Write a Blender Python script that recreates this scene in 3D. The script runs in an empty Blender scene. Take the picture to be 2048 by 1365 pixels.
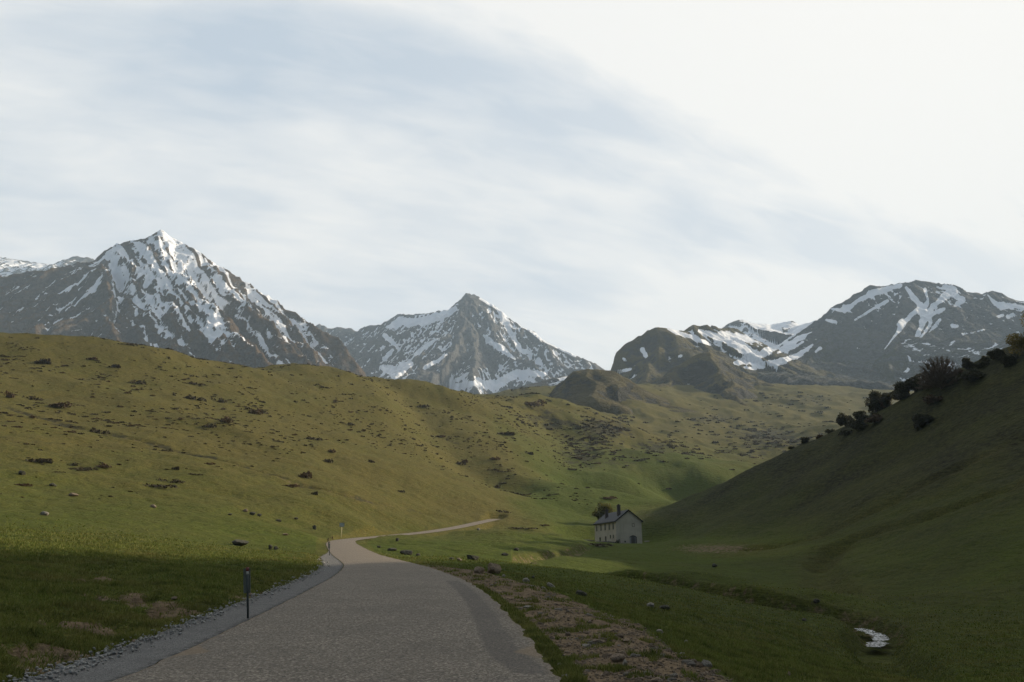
import bpy, math, random
import numpy as np
from mathutils import Vector, Matrix

random.seed(7); RNG = np.random.default_rng(7)
S = bpy.context.scene
COL = S.collection

# ------------------------------------------------------------------ camera
FPX = 1593.0
HORIZON = 1115.0
PITCH = math.atan((HORIZON - 682.5) / FPX)
CAMZ = 1.6
cam_d = bpy.data.cameras.new("camera"); cam = bpy.data.objects.new("camera", cam_d); COL.objects.link(cam)
cam_d.sensor_width = 36.0; cam_d.lens = 36.0 * FPX / 2048.0
cam_d.clip_start = 0.1; cam_d.clip_end = 40000.0
cam.location = (0, 0, CAMZ); cam.rotation_euler = (math.pi / 2 + PITCH, 0, 0)
S.camera = cam

# ------------------------------------------------------------------ light
SUN_AZ = math.radians(66)       # to the right of the view direction (+Y)
SUN_EL = math.radians(21.5)
SUN_DIR = Vector((math.sin(SUN_AZ) * math.cos(SUN_EL), math.cos(SUN_AZ) * math.cos(SUN_EL), math.sin(SUN_EL)))
sd = bpy.data.lights.new("sun", 'SUN'); sd.energy = 5.0; sd.angle = math.radians(0.9); sd.color = (1.0, 0.85, 0.64)
so = bpy.data.objects.new("sun", sd); COL.objects.link(so)
so.rotation_euler = SUN_DIR.to_track_quat('Z', 'Y').to_euler()
so.location = (300, 100, 300)
S.view_settings.view_transform = 'Standard'; S.view_settings.look = 'None'
S.view_settings.exposure = 0.62; S.view_settings.gamma = 1.0
S.cycles.use_denoising = True
S.cycles.max_bounces = 5; S.cycles.diffuse_bounces = 3; S.cycles.glossy_bounces = 2
S.cycles.transmission_bounces = 2; S.cycles.volume_bounces = 1; S.cycles.transparent_max_bounces = 4

class NT:
    """small node-tree helper"""
    def __init__(s, nt): s.nt = nt; nt.nodes.clear()
    def n(s, typ, **kw):
        nd = s.nt.nodes.new(typ)
        for k, v in kw.items():
            if k == 'ins':
                for kk, vv in v.items(): s.put(nd, kk, vv)
            else: setattr(nd, k, v)
        return nd
    def put(s, nd, key, v):
        sock = nd.inputs[key]
        if isinstance(v, bpy.types.NodeSocket): s.nt.links.new(v, sock)
        else:
            if isinstance(v, tuple) and len(v) == 3 and sock.type == 'RGBA': v = v + (1,)
            sock.default_value = v
    def math(s, op, a, b=None, c=None, clamp=False):
        nd = s.n('ShaderNodeMath', operation=op, use_clamp=clamp)
        s.put(nd, 0, a)
        if b is not None: s.put(nd, 1, b)
        if c is not None: s.put(nd, 2, c)
        return nd.outputs[0]
    def mix(s, f, a, b, blend='MIX'):
        nd = s.n('ShaderNodeMix', data_type='RGBA', blend_type=blend)
        s.put(nd, 0, f); s.put(nd, 6, a); s.put(nd, 7, b)
        return nd.outputs[2]
    def noise(s, vec, scale, detail=4, rough=.55, dist=0.0):
        nd = s.n('ShaderNodeTexNoise'); s.put(nd, 'Vector', vec)
        nd.inputs['Scale'].default_value = scale; nd.inputs['Detail'].default_value = detail
        nd.inputs['Roughness'].default_value = rough; nd.inputs['Distortion'].default_value = dist
        return nd.outputs['Fac']
    def voro(s, vec, scale, feature='F1', out='Distance'):
        nd = s.n('ShaderNodeTexVoronoi', feature=feature); s.put(nd, 'Vector', vec); nd.inputs['Scale'].default_value = scale
        return nd.outputs[out]
    def ss(s, v, lo, hi, a=0.0, b=1.0):
        nd = s.n('ShaderNodeMapRange', interpolation_type='SMOOTHSTEP'); s.put(nd, 0, v)
        nd.inputs[1].default_value = lo; nd.inputs[2].default_value = hi
        nd.inputs[3].default_value = a; nd.inputs[4].default_value = b
        return nd.outputs[0]
    def attr(s, name): return s.n('ShaderNodeAttribute', attribute_name=name).outputs['Fac']
    def scale3(s, vec, v):
        nd = s.n('ShaderNodeVectorMath', operation='MULTIPLY'); s.put(nd, 0, vec); nd.inputs[1].default_value = v
        return nd.outputs[0]

def pix_dir(px, py):
    v = Vector(((px - 1024) / FPX, (682.5 - py) / FPX, -1.0))
    v.rotate(cam.rotation_euler); return v.normalized()

# world: Nishita sky seen through high cirrus
W = bpy.data.worlds.new("World"); S.world = W; W.use_nodes = True
t = NT(W.node_tree)
sky = t.n('ShaderNodeTexSky', sky_type='NISHITA', sun_disc=False)
sky.sun_elevation = SUN_EL; sky.sun_rotation = SUN_AZ; sky.altitude = 1200; sky.air_density = 1.0; sky.dust_density = 1.0
tc = t.n('ShaderNodeTexCoord').outputs['Generated']
sep = t.n('ShaderNodeSeparateXYZ', ins={0: tc})
X, Y, Z = sep.outputs
zz = t.math('ADD', t.math('MAXIMUM', Z, 0.0), 0.50)
u = t.math('DIVIDE', X, zz); v = t.math('DIVIDE', Y, zz)
def uvp(px, py):
    d = pix_dir(px, py); q = max(d.z, 0) + .50; return np.array([d.x / q, d.y / q])
p0, p1 = uvp(620, 0), uvp(1900, 420)
dr = (p1 - p0) / np.linalg.norm(p1 - p0); pr = np.array([-dr[1], dr[0]])
along = t.math('ADD', t.math('MULTIPLY', u, float(dr[0])), t.math('MULTIPLY', v, float(dr[1])))
acr = t.math('SUBTRACT', t.math('ADD', t.math('MULTIPLY', u, float(pr[0])), t.math('MULTIPLY', v, float(pr[1]))), float(pr @ p0))
# acr: 0 on the cirrus edge; sign of a point on the blue side
sgn = 1.0 if (pr @ uvp(500, 400) - pr @ p0) > 0 else -1.0
acr = t.math('MULTIPLY', acr, sgn)
cv = t.n('ShaderNodeCombineXYZ', ins={0: along, 1: acr, 2: 0.0}).outputs[0]
wob = t.noise(t.scale3(cv, (1.3, 1.3, 1)), 1.0, 3)
acw = t.math('ADD', acr, t.math('MULTIPLY', t.math('SUBTRACT', wob, .5), .22))
streak = t.noise(t.scale3(cv, (1.0, 3.6, 1)), 2.2, 6, .5, .3)
fine = t.noise(t.scale3(cv, (2.0, 7.0, 1)), 4.0, 7, .6, .5)
soft = t.noise(t.scale3(cv, (1.5, 2.6, 1)), 1.8, 4, .5)
gap = t.math('MULTIPLY', t.ss(acw, -.02, .05), t.ss(acw, .07, .22, 1.0, 0.0))
edge = t.math('MULTIPLY', t.ss(acw, -.16, .08, 1.0, 0.0), t.ss(fine, .05, .75, .80, 1.0))                    # dense veil up-right of the edge
cl = t.math('ADD', t.math('MULTIPLY', t.ss(streak, .28, .72), .42), t.math('MULTIPLY', t.ss(fine, .3, .7), .22))
cl = t.math('ADD', cl, t.math('MULTIPLY', t.ss(soft, .3, .7), .42))
cl = t.math('ADD', t.math('SUBTRACT', cl, t.math('MULTIPLY', gap, .34), clamp=True), .20, clamp=True)
cl = t.math('MAXIMUM', t.math('MULTIPLY', cl, 1.0), t.math('MULTIPLY', edge, 1.0))
sdot = t.n('ShaderNodeVectorMath', operation='DOT_PRODUCT', ins={0: tc}); sdot.inputs[1].default_value = SUN_DIR
glow = t.math('POWER', t.ss(sdot.outputs['Value'], 0.1, 1.0), 1.5)
low = t.math('POWER', t.math('SUBTRACT', 1.0, t.math('MAXIMUM', Z, 0.0), clamp=True), 5.0)
cl = t.math('ADD', cl, t.math('MULTIPLY', glow, .5), clamp=True)
base = t.mix(1.0, sky.outputs[0], (0.085, 0.085, 0.085), 'MULTIPLY')
base = t.mix(0.80, base, (0.43, 0.525, 0.63))
cloud = t.mix(glow, (0.76, 0.755, 0.74), (0.86, 0.84, 0.80))
col = t.mix(cl, base, cloud)
col = t.mix(t.math('MULTIPLY', low, .40), col, (0.68, 0.70, 0.70))
# away from the sun the veil thins out to ordinary blue sky
back = t.ss(t.math('ADD', Y, t.math('MULTIPLY', X, .35)), -.55, .30)
col = t.mix(back, t.mix(1.0, sky.outputs[0], (0.065, 0.065, 0.065), 'MULTIPLY'), col)
bg = t.n('ShaderNodeBackground', ins={0: col, 1: 0.81})
t.n('ShaderNodeOutputWorld', ins={0: bg.outputs[0]})

# ------------------------------------------------------------------ helpers
def P(px, py, D):
    d = pix_dir(px, py); k = D / d.y
    return (d.x * k, D, CAMZ + d.z * k)
Rm = np.array(cam.rotation_euler.to_matrix())
def proj(x, y, z):
    p = np.stack([x, y, z - CAMZ], -1) @ Rm
    w = np.maximum(-p[..., 2], 1e-3)
    return 1024 + p[..., 0] / w * FPX, 682.5 - p[..., 1] / w * FPX
def sstep(x, a, b):
    q = np.clip((x - a) / (b - a), 0, 1); return q * q * (3 - 2 * q)
_P = np.random.default_rng(3).permutation(4096)
_A = np.random.default_rng(4).random(4096) * 2 * np.pi
_GX, _GY = np.cos(_A), np.sin(_A)
def pn(x, y, seed=0):
    xi = np.floor(x).astype(np.int64); yi = np.floor(y).astype(np.int64)
    xf = x - xi; yf = y - yi
    def g(a, b, fx, fy):
        h = _P[(_P[(a + seed * 57) & 4095] + b) & 4095]
        return _GX[h] * fx + _GY[h] * fy
    uu = xf ** 3 * (xf * (xf * 6 - 15) + 10); vv = yf ** 3 * (yf * (yf * 6 - 15) + 10)
    a = g(xi, yi, xf, yf); b = g(xi + 1, yi, xf - 1, yf)
    c = g(xi, yi + 1, xf, yf - 1); d = g(xi + 1, yi + 1, xf - 1, yf - 1)
    return ((a * (1 - uu) + b * uu) * (1 - vv) + (c * (1 - uu) + d * uu) * vv) * 1.5
def fbm(x, y, o=4, seed=0, gain=.5):
    r = 0; a = 1.0
    for i in range(o):
        r = r + a * pn(x, y, seed + i); x = x * 2.03 + 17.1; y = y * 2.03 - 9.7; a *= gain
    return r
def ridged(x, y, o=3, seed=0, gain=.5):
    r = 0; a = 1.0; n = 0
    for i in range(o):
        r = r + a * (1 - 2 * np.abs(pn(x, y, seed + i))); n += a
        x = x * 2.1 + 5.3; y = y * 2.1 + 3.1; a *= gain
    return r / n

def mesh_np(name, co, faces, mats, attrs=None, smooth=True, parent=None, link=True):
    """faces: (n,k) int array; co: (m,3)"""
    me = bpy.data.meshes.new(name)
    n, k = faces.shape
    me.vertices.add(len(co)); me.vertices.foreach_set('co', np.ascontiguousarray(co, dtype=np.float32).ravel())
    me.loops.add(n * k); me.loops.foreach_set('vertex_index', np.ascontiguousarray(faces, dtype=np.int32).ravel())
    me.polygons.add(n); me.polygons.foreach_set('loop_start', np.arange(0, n * k, k, dtype=np.int32))
    me.polygons.foreach_set('loop_total', np.full(n, k, dtype=np.int32))
    if smooth: me.polygons.foreach_set('use_smooth', np.ones(n, dtype=bool))
    me.update(calc_edges=True)
    for an, av in (attrs or {}).items():
        at = me.attributes.new(an, 'FLOAT', 'POINT'); at.data.foreach_set('value', np.ascontiguousarray(av, dtype=np.float32).ravel())
    for m in (mats if isinstance(mats, list) else [mats]): me.materials.append(m)
    o = bpy.data.objects.new(name, me)
    if link: COL.objects.link(o)
    if parent: o.parent = parent
    return o
def grid_faces(nr, nc):
    i = np.arange(nr * nc).reshape(nr, nc)
    return np.stack([i[:-1, :-1], i[:-1, 1:], i[1:, 1:], i[1:, :-1]], -1).reshape(-1, 4)

def tag(o, label, cat, group=None, kind=None):
    if label: o['label'] = label
    if cat: o['category'] = cat
    if group: o['group'] = group
    if kind: o['kind'] = kind
    return o
def empty(name, loc, rz=0):
    o = bpy.data.objects.new(name, None); COL.objects.link(o); o.location = loc; o.rotation_euler = (0, 0, rz)
    o.empty_display_size = .3; return o

class MB:
    """collects boxes, tubes and polygons into one mesh"""
    def __init__(s): s.v = []; s.f = []
    def poly(s, pts): 
        b = len(s.v); s.v += [tuple(p) for p in pts]; s.f.append(tuple(range(b, b + len(pts)))); return s
    def box(s, x0, x1, y0, y1, z0, z1, M=None):
        b = len(s.v); pts = [(x0, y0, z0), (x1, y0, z0), (x1, y1, z0), (x0, y1, z0), (x0, y0, z1), (x1, y0, z1), (x1, y1, z1), (x0, y1, z1)]
        if M is not None: pts = [tuple(M @ Vector(p)) for p in pts]
        s.v += pts
        for f in ((0, 3, 2, 1), (4, 5, 6, 7), (0, 1, 5, 4), (1, 2, 6, 5), (2, 3, 7, 6), (3, 0, 4, 7)): s.f.append(tuple(b + i for i in f))
        return s
    def tube(s, pts, rad, n=8, cap=True):
        b = len(s.v); pts = [Vector(p) for p in pts]
        for i, p in enumerate(pts):
            d = (pts[min(i + 1, len(pts) - 1)] - pts[max(i - 1, 0)]).normalized()
            a = d.orthogonal().normalized(); c = d.cross(a)
            if i == 0: ref = a
            else:
                a = (ref - d * ref.dot(d)).normalized(); c = d.cross(a); ref = a
            r = rad[i] if isinstance(rad, (list, tuple)) else rad
            for k in range(n):
                q = 2 * math.pi * k / n; s.v.append(tuple(p + (a * math.cos(q) + c * math.sin(q)) * r))
        for i in range(len(pts) - 1):
            for k in range(n):
                s.f.append((b + i * n + k, b + i * n + (k + 1) % n, b + (i + 1) * n + (k + 1) % n, b + (i + 1) * n + k))
        if cap:
            s.f.append(tuple(b + k for k in reversed(range(n)))); e = b + (len(pts) - 1) * n; s.f.append(tuple(e + k for k in range(n)))
        return s
    def build(s, name, mat, parent=None, smooth=False):
        me = bpy.data.meshes.new(name); me.from_pydata(s.v, [], s.f); me.materials.append(mat)
        if smooth: me.polygons.foreach_set('use_smooth', [True] * len(me.polygons))
        me.update(); o = bpy.data.objects.new(name, me); COL.objects.link(o)
        if parent: o.parent = parent
        return o

# ------------------------------------------------------------------ materials
def new_mat(name):
    m = bpy.data.materials.new(name); m.use_nodes = True; return m, NT(m.node_tree)
def finish(t, col, rough=.85, bump=None, bdist=.02, bstr=1.0, spec=.2, transl=0.0):
    ins = {'Base Color': col, 'Roughness': rough, 'Specular IOR Level': spec}
    b = t.n('ShaderNodeBsdfPrincipled', ins=ins)
    if bump is not None:
        bn = t.n('ShaderNodeBump', ins={'Height': bump, 'Distance': bdist, 'Strength': bstr}); t.put(b, 'Normal', bn.outputs[0])
    out = b.outputs[0]
    if transl:
        tr = t.n('ShaderNodeBsdfTranslucent', ins={0: col}); mx = t.n('ShaderNodeMixShader', ins={0: transl, 1: out, 2: tr.outputs[0]}); out = mx.outputs[0]
    t.n('ShaderNodeOutputMaterial', ins={0: out})

def simple(name, c1, c2=None, scale=6, rough=.7, bump=0.0, spec=.3, obj=True, transl=0.0):
    m, t = new_mat(name); tc = t.n('ShaderNodeTexCoord').outputs['Object']
    f = t.noise(tc, scale, 6, .6); c = t.mix(t.ss(f, .3, .7), c1, c2 or tuple(x * .7 for x in c1))
    f2 = t.noise(tc, scale * 5, 4, .6)
    c = t.mix(t.math('MULTIPLY', t.ss(f2, .35, .7), .35), c, tuple(x * .5 for x in c1))
    finish(t, c, rough, f2 if bump else None, bump or .01, 1.0, spec, transl); return m

def ground_color(t, pos, blades=False):
    dry, dirt, scrub = t.attr('dry'), t.attr('dirt'), t.attr('scrub')
    big = t.noise(pos, .045, 4, .55); mid = t.noise(pos, .4, 5, .6); fin = t.noise(pos, 3.5, 5, .65); mic = t.noise(pos, 28, 3, .7)
    ani = t.noise(t.scale3(pos, (.5, .8, 1.6)), .9, 5, .65)
    d = t.math('ADD', dry, t.math('MULTIPLY', t.math('SUBTRACT', big, .5), .9))
    d = t.math('ADD', d, t.math('MULTIPLY', t.math('SUBTRACT', mid, .5), .8))
    d = t.math('ADD', d, t.math('MULTIPLY', t.math('SUBTRACT', ani, .5), .55), clamp=True)
    c = t.mix(d, (0.070, 0.092, 0.014), (0.122, 0.098, 0.030))
    mot = t.noise(pos, 1.1, 4, .6); c = t.mix(t.ss(mot, .45, .68, 0, .38), c, (0.050, 0.055, 0.014))
    c = t.mix(t.ss(fin, .42, .66, 0, .75), c, (0.034, 0.044, 0.011))
    c = t.mix(t.ss(mic, .52, .75, 0, .30), c, (0.13, 0.12, 0.042))
    # bare earth with stones
    e = t.mix(t.ss(fin, .3, .7), (0.205, 0.152, 0.095), (0.11, 0.082, 0.052))
    e = t.mix(t.ss(t.voro(pos, 22), .0, .25, .8, 0), e, (0.26, 0.21, 0.155))
    e = t.mix(t.ss(mic, .5, .75, 0, .6), e, (0.19, 0.14, 0.09))
    de = t.math('ADD', dirt, t.math('MULTIPLY', t.math('SUBTRACT', t.noise(pos, 1.3, 6, .65), .5), 1.3))
    de = t.math('MULTIPLY', t.ss(de, .38, .62), t.ss(dirt, .02, .12))
    c = t.mix(de, c, e)
    sc = t.math('ADD', scrub, t.math('MULTIPLY', t.math('SUBTRACT', t.noise(t.scale3(pos, (1, .6, 1)), .16, 7, .68), .5), 1.9))
    c = t.mix(t.math('MULTIPLY', t.math('MULTIPLY', t.ss(sc, .50, .78), .88), t.ss(scrub, .03, .14)), c, t.mix(t.ss(mid, .3, .7), (0.046, 0.041, 0.025), (0.034, 0.034, 0.019)))
    mo = t.math('ADD', t.attr('moor_shade'), t.math('MULTIPLY', t.math('SUBTRACT', fin, .5), .5), clamp=True)
    c = t.mix(t.math('MULTIPLY', mo, t.ss(t.attr('moor_shade'), .0, .1)), c, t.mix(t.ss(t.noise(t.scale3(pos, (.6, .6, 1.2)), 1.4, 7, .72), .36, .62), (0.052, 0.053, 0.024), (0.018, 0.019, 0.012)))  # heath tone that also carries the right side's shade in the turf colour
    return c, fin, mic, mid

def mk_ground():
    m, t = new_mat("alpine_turf"); pos = t.n('ShaderNodeNewGeometry').outputs['Position']
    c, fin, mic, mid = ground_color(t, pos)
    ter = t.noise(t.scale3(pos, (.5, .5, 3.0)), .8, 5, .6)
    h = t.math('ADD', t.math('MULTIPLY', fin, .22), t.math('ADD', t.math('MULTIPLY', mic, .02), t.math('ADD', t.math('MULTIPLY', mid, .8), t.math('MULTIPLY', ter, .6))))
    finish(t, c, .95, h, 1.0, .8, .05); return m
def mk_blade():
    m, t = new_mat("grass_blade"); pos = t.n('ShaderNodeNewGeometry').outputs['Position']
    c, *_ = ground_color(t, pos)
    r = t.attr('rnd'); mt1 = t.noise(pos, 1.1, 4, .6); mt2 = t.noise(pos, .35, 4, .6)
    c = t.mix(t.ss(r, 0, 1), t.mix(.5, c, (0.145, 0.20, 0.036)), t.mix(.55, c, (0.30, 0.29, 0.09)))
    c = t.mix(t.ss(mt1, .42, .66, 0, .62), c, (0.045, 0.062, 0.014)); c = t.mix(t.ss(mt2, .48, .68, 0, .5), c, (0.20, 0.165, 0.06))
    finish(t, c, .7, None, .1, 1, .1, .32); return m

def mk_mountain(name, rockA, rockB, vegc, snow=(.80, .82, .86)):
    m, t = new_mat(name); pos = t.n('ShaderNodeNewGeometry').outputs['Position']
    s, vg = t.attr('snow'), t.attr('veg')
    n1 = t.noise(pos, .012, 6, .6); n2 = t.noise(pos, .085, 7, .70); n3 = t.noise(t.scale3(pos, (1, 1, .35)), .25, 4, .7)
    strat = t.noise(t.scale3(pos, (.3, .3, 1.6)), .05, 6, .65, .6)
    c = t.mix(t.ss(n2, .35, .65), rockA, rockB)
    c = t.mix(t.ss(strat, .45, .62, 0, .6), c, tuple(x * .5 for x in rockA))
    c = t.mix(t.ss(n3, .5, .75, 0, .5), c, tuple(min(1, x * 1.7) for x in rockA))
    vf = t.math('ADD', vg, t.math('MULTIPLY', t.math('SUBTRACT', n2, .5), 1.3))
    c = t.mix(t.ss(vf, .42, .6), c, t.mix(t.ss(n1, .35, .65), vegc, tuple(x * .6 for x in vegc)))
    sf = t.math('ADD', s, t.math('MULTIPLY', t.math('SUBTRACT', n2, .5), .36))
    sf = t.math('ADD', sf, t.math('MULTIPLY', t.math('SUBTRACT', n3, .5), .20))
    sm = t.ss(sf, .47, .53)
    c = t.mix(sm, c, snow)
    h = t.math('ADD', t.math('MULTIPLY', n2, 26.0), t.math('MULTIPLY', n3, 7.0))
    h = t.math('MULTIPLY', h, t.ss(sm, 0, 1, 1.0, .15))
    finish(t, c, .9, h, 1.0, .8, .08); return m

def mk_road():
    m, t = new_mat("chip_seal_asphalt"); pos = t.n('ShaderNodeNewGeometry').outputs['Position']
    v1 = t.voro(pos, 75, out='Color'); g = t.n('ShaderNodeSeparateColor', ins={0: v1}).outputs[0]
    v2 = t.voro(pos, 36, out='Color'); g2 = t.n('ShaderNodeSeparateColor', ins={0: v2}).outputs[0]
    nb = t.noise(pos, .5, 5, .6); nm = t.noise(pos, 9, 4, .7)
    c = t.mix(g, (0.070, 0.061, 0.049), (0.26, 0.22, 0.17))
    c = t.mix(t.math('MULTIPLY', t.attr('track'), .30), c, (0.15, 0.125, 0.097))
    c = t.mix(t.ss(g2, .72, .95, 0, .75), c, (0.42, 0.37, 0.30))
    c = t.mix(t.ss(g2, .0, .35, .8, 0), c, (0.04, 0.036, 0.032))
    c = t.mix(t.ss(nb, .3, .7, 0, .35), c, (0.085, 0.072, 0.058))
    far = t.attr('far_tan')
    c = t.mix(t.math('MULTIPLY', far, .6), c, (0.165, 0.135, 0.103))  # blends to an even tan farther along the road
    patch = t.attr('patch')
    c = t.mix(t.math('MULTIPLY', t.ss(t.math('ADD', patch, t.math('MULTIPLY', t.math('SUBTRACT', nm, .5), .5)), .35, .65), .55), c, (0.068, 0.061, 0.054))
    sand = t.attr('sand')
    c = t.mix(t.math('MULTIPLY', t.ss(t.math('ADD', sand, t.math('MULTIPLY', t.math('SUBTRACT', nm, .5), .7)), .45, .75), .6), c, (0.21, 0.15, 0.09))
    h = t.math('ADD', t.math('MULTIPLY', g, .006), t.math('MULTIPLY', t.voro(pos, 60), .010))
    finish(t, c, .8, h, 1.0, .9, .25); return m
def mk_shoulder():
    m, t = new_mat("compacted_grit"); pos = t.n('ShaderNodeNewGeometry').outputs['Position']
    g = t.n('ShaderNodeSeparateColor', ins={0: t.voro(pos, 75, out='Color')}).outputs[1]
    nb = t.noise(pos, 2.0, 6, .65)
    c = t.mix(g, (0.03, 0.03, 0.03), (0.23, 0.225, 0.215))
    c = t.mix(t.ss(nb, .4, .7, 0, .5), c, (0.085, 0.083, 0.08))
    c = t.mix(t.math('MULTIPLY', t.attr('edge'), t.ss(t.noise(pos, 5, 5, .7), .38, .6)), c, (0.018, 0.017, 0.016))
    finish(t, c, .85, t.math('ADD', g, nb), .012, 1, .2); return m

M_GROUND = mk_ground(); M_BLADE = mk_blade(); M_ROAD = mk_road(); M_SHO = mk_shoulder()
M_MTL = mk_mountain("rock_snow_warm", (0.135, 0.118, 0.10), (0.052, 0.040, 0.030), (0.115, 0.077, 0.042))
M_MTC = mk_mountain("rock_snow_grey", (0.15, 0.145, 0.14), (0.09, 0.085, 0.08), (0.11, 0.085, 0.055))
M_MTR = mk_mountain("rock_snow_dark", (0.105, 0.108, 0.11), (0.05, 0.053, 0.048), (0.058, 0.062, 0.038))
M_HILL = mk_mountain("brown_pasture", (0.07, 0.068, 0.06), (0.045, 0.045, 0.034), (0.118, 0.100, 0.045))

# ------------------------------------------------------------------ road geometry (edges in plan)
# (distance, left px, right px, py)
ROADS = [(10.4, 215, 1114, 1365), (13.2, 352, 1082, 1310), (18.2, 500, 1026, 1240), (26.5, 618, 962, 1180), (36.5, 672, 902, 1150),
         (48, 688, 846, 1131.5), (58, 680, 806, 1122), (75, 664, 757, 1109), (92, 655, 728, 1096), (108, 653, 712, 1086), (122, 668, 716, 1081),
         (138, 712, 752, 1076), (155, 776, 816, 1070.5), (172, 848, 884, 1063), (190, 915, 945, 1052), (212, 962, 988, 1041.5), (226, 982, 1006, 1038)]
rl, rr_ = [], []
for (D, l, r, py) in ROADS:
    z = P((l + r) / 2, py, D)[2]
    a = P(l, py, D); b = P(r, py, D); rl.append((a[0], D, z)); rr_.append((b[0], D, z))
rl = [(rl[0][0] + .55, -25, 0), (rl[0][0] + .1, 2, 0)] + rl; rr_ = [(rr_[0][0] + .3, -25, 0), (rr_[0][0] + .1, 2, 0)] + rr_
rl = np.array(rl, float); rr_ = np.array(rr_, float)
def catmull(p, n):
    out = []
    q = np.vstack([2 * p[0] - p[1], p, 2 * p[-1] - p[-2]])
    for i in range(1, len(q) - 2):
        tt = np.linspace(0, 1, n, endpoint=False)[:, None]
        a, b, c, d = q[i - 1], q[i], q[i + 1], q[i + 2]
        out.append(.5 * ((2 * b) + (-a + c) * tt + (2 * a - 5 * b + 4 * c - d) * tt ** 2 + (-a + 3 * b - 3 * c + d) * tt ** 3))
    out.append(p[-1:]); return np.vstack(out)
RL = catmull(rl, 24); RR = catmull(rr_, 24)
# smooth heights a little
def smooth1(a, k=15):
    q = np.pad(a, (k, k), mode='edge'); return np.convolve(q, np.ones(2 * k + 1) / (2 * k + 1), 'valid')
zr = smooth1((RL[:, 2] + RR[:, 2]) / 2, 9); RL[:, 2] = zr; RR[:, 2] = zr
RC = (RL + RR) / 2; RW = np.linalg.norm(RL - RR, axis=1) / 2
def polyd(x, y, pl):
    """distance to polyline, signed side, interpolated index"""
    best = np.full(x.shape, 1e18); side = np.zeros(x.shape); idx = np.zeros(x.shape)
    for i in range(len(pl) - 1):
        ax, ay = pl[i][0], pl[i][1]; dx, dy = pl[i + 1][0] - ax, pl[i + 1][1] - ay
        L2 = dx * dx + dy * dy + 1e-12
        tt = np.clip(((x - ax) * dx + (y - ay) * dy) / L2, 0, 1)
        ex, ey = x - ax - tt * dx, y - ay - tt * dy; d = ex * ex + ey * ey
        m = d < best; best = np.where(m, d, best); idx = np.where(m, i + tt, idx)
        side = np.where(m, np.sign(dx * ey - dy * ex), side)
    return np.sqrt(best), side, idx

# ------------------------------------------------------------------ terrain control points
CP = []
def c(*a):
    for (px, py, D) in a: CP.append(P(px, py, D))
def cw(*a): CP.extend(a)
for i in range(1, len(rl) - 1, 1):
    cw(tuple(rl[i]), tuple(rr_[i]))
# left bank and hill
c((0, 1345, 9.6), (60, 1310, 12.5), (0, 1280, 12.5), (150, 1240, 17), (320, 1210, 20.5), (0, 1190, 17.5), (200, 1160, 24), (420, 1160, 27), (0, 1115, 27), (180, 1105, 34),
  (0, 1076, 40), (250, 1092, 42), (430, 1108, 45), (560, 1117, 48), (610, 1120, 50), (560, 1150, 36),
  (0, 1060, 62), (250, 1075, 62), (480, 1094, 80), (620, 1098, 84), (0, 1010, 92), (200, 1045, 84), (400, 1060, 96), (600, 1066, 110), (640, 1080, 108), (690, 1066, 128),
  (0, 950, 122), (0, 900, 150), (0, 800, 228), (0, 720, 305), (-250, 670, 330), (0, 677, 350), (120, 960, 130), (200, 880, 186), (220, 780, 280), (240, 689, 368),
  (400, 1000, 132), (400, 900, 200), (400, 800, 300), (400, 722, 392), (540, 1010, 142), (540, 940, 190), (540, 850, 282), (540, 743, 432), (700, 1030, 150), (700, 990, 178),
  (700, 900, 265), (700, 810, 385), (700, 751, 465), (850, 1030, 190), (850, 950, 255), (850, 850, 390), (850, 777, 530), (1000, 1015, 245), (1000, 960, 320), (1000, 900, 405), (1000, 840, 520), (1000, 791, 640),
  (1075, 798, 700))
cw((-60, 500, 95), (-150, 520, 118), (-230, 440, 98), (-330, 420, 90), (-60, 640, 120), (0, 760, 140), (50, 900, 160), (-400, 300, 105), (-220, 100, 62), (-120, 40, 26), (-150, 650, 130), (-300, 650, 130))
# middle
c((930, 1085, 120), (860, 1095, 95), (940, 1128, 62), (1010, 1135, 62), (1000, 1095, 118), (1010, 1060, 165), (1080, 1080, 160), (1080, 1040, 225), (1100, 1005, 285), (1100, 955, 350), (1100, 900, 450), (1100, 850, 580), (1120, 805, 800),
  (1200, 1050, 240), (1200, 1015, 285), (1250, 990, 330), (1250, 950, 410), (1250, 900, 560), (1250, 850, 790), (1250, 800, 1050), (1250, 772, 1250),
  (1400, 960, 450), (1400, 900, 680), (1400, 850, 930), (1400, 800, 1200), (1400, 780, 1350), (1550, 910, 640), (1550, 850, 980), (1550, 800, 1250), (1550, 775, 1450),
  (1700, 850, 950), (1700, 800, 1250), (1700, 778, 1500), (1900, 800, 1250), (2048, 790, 1300), (2300, 770, 1300))
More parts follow.
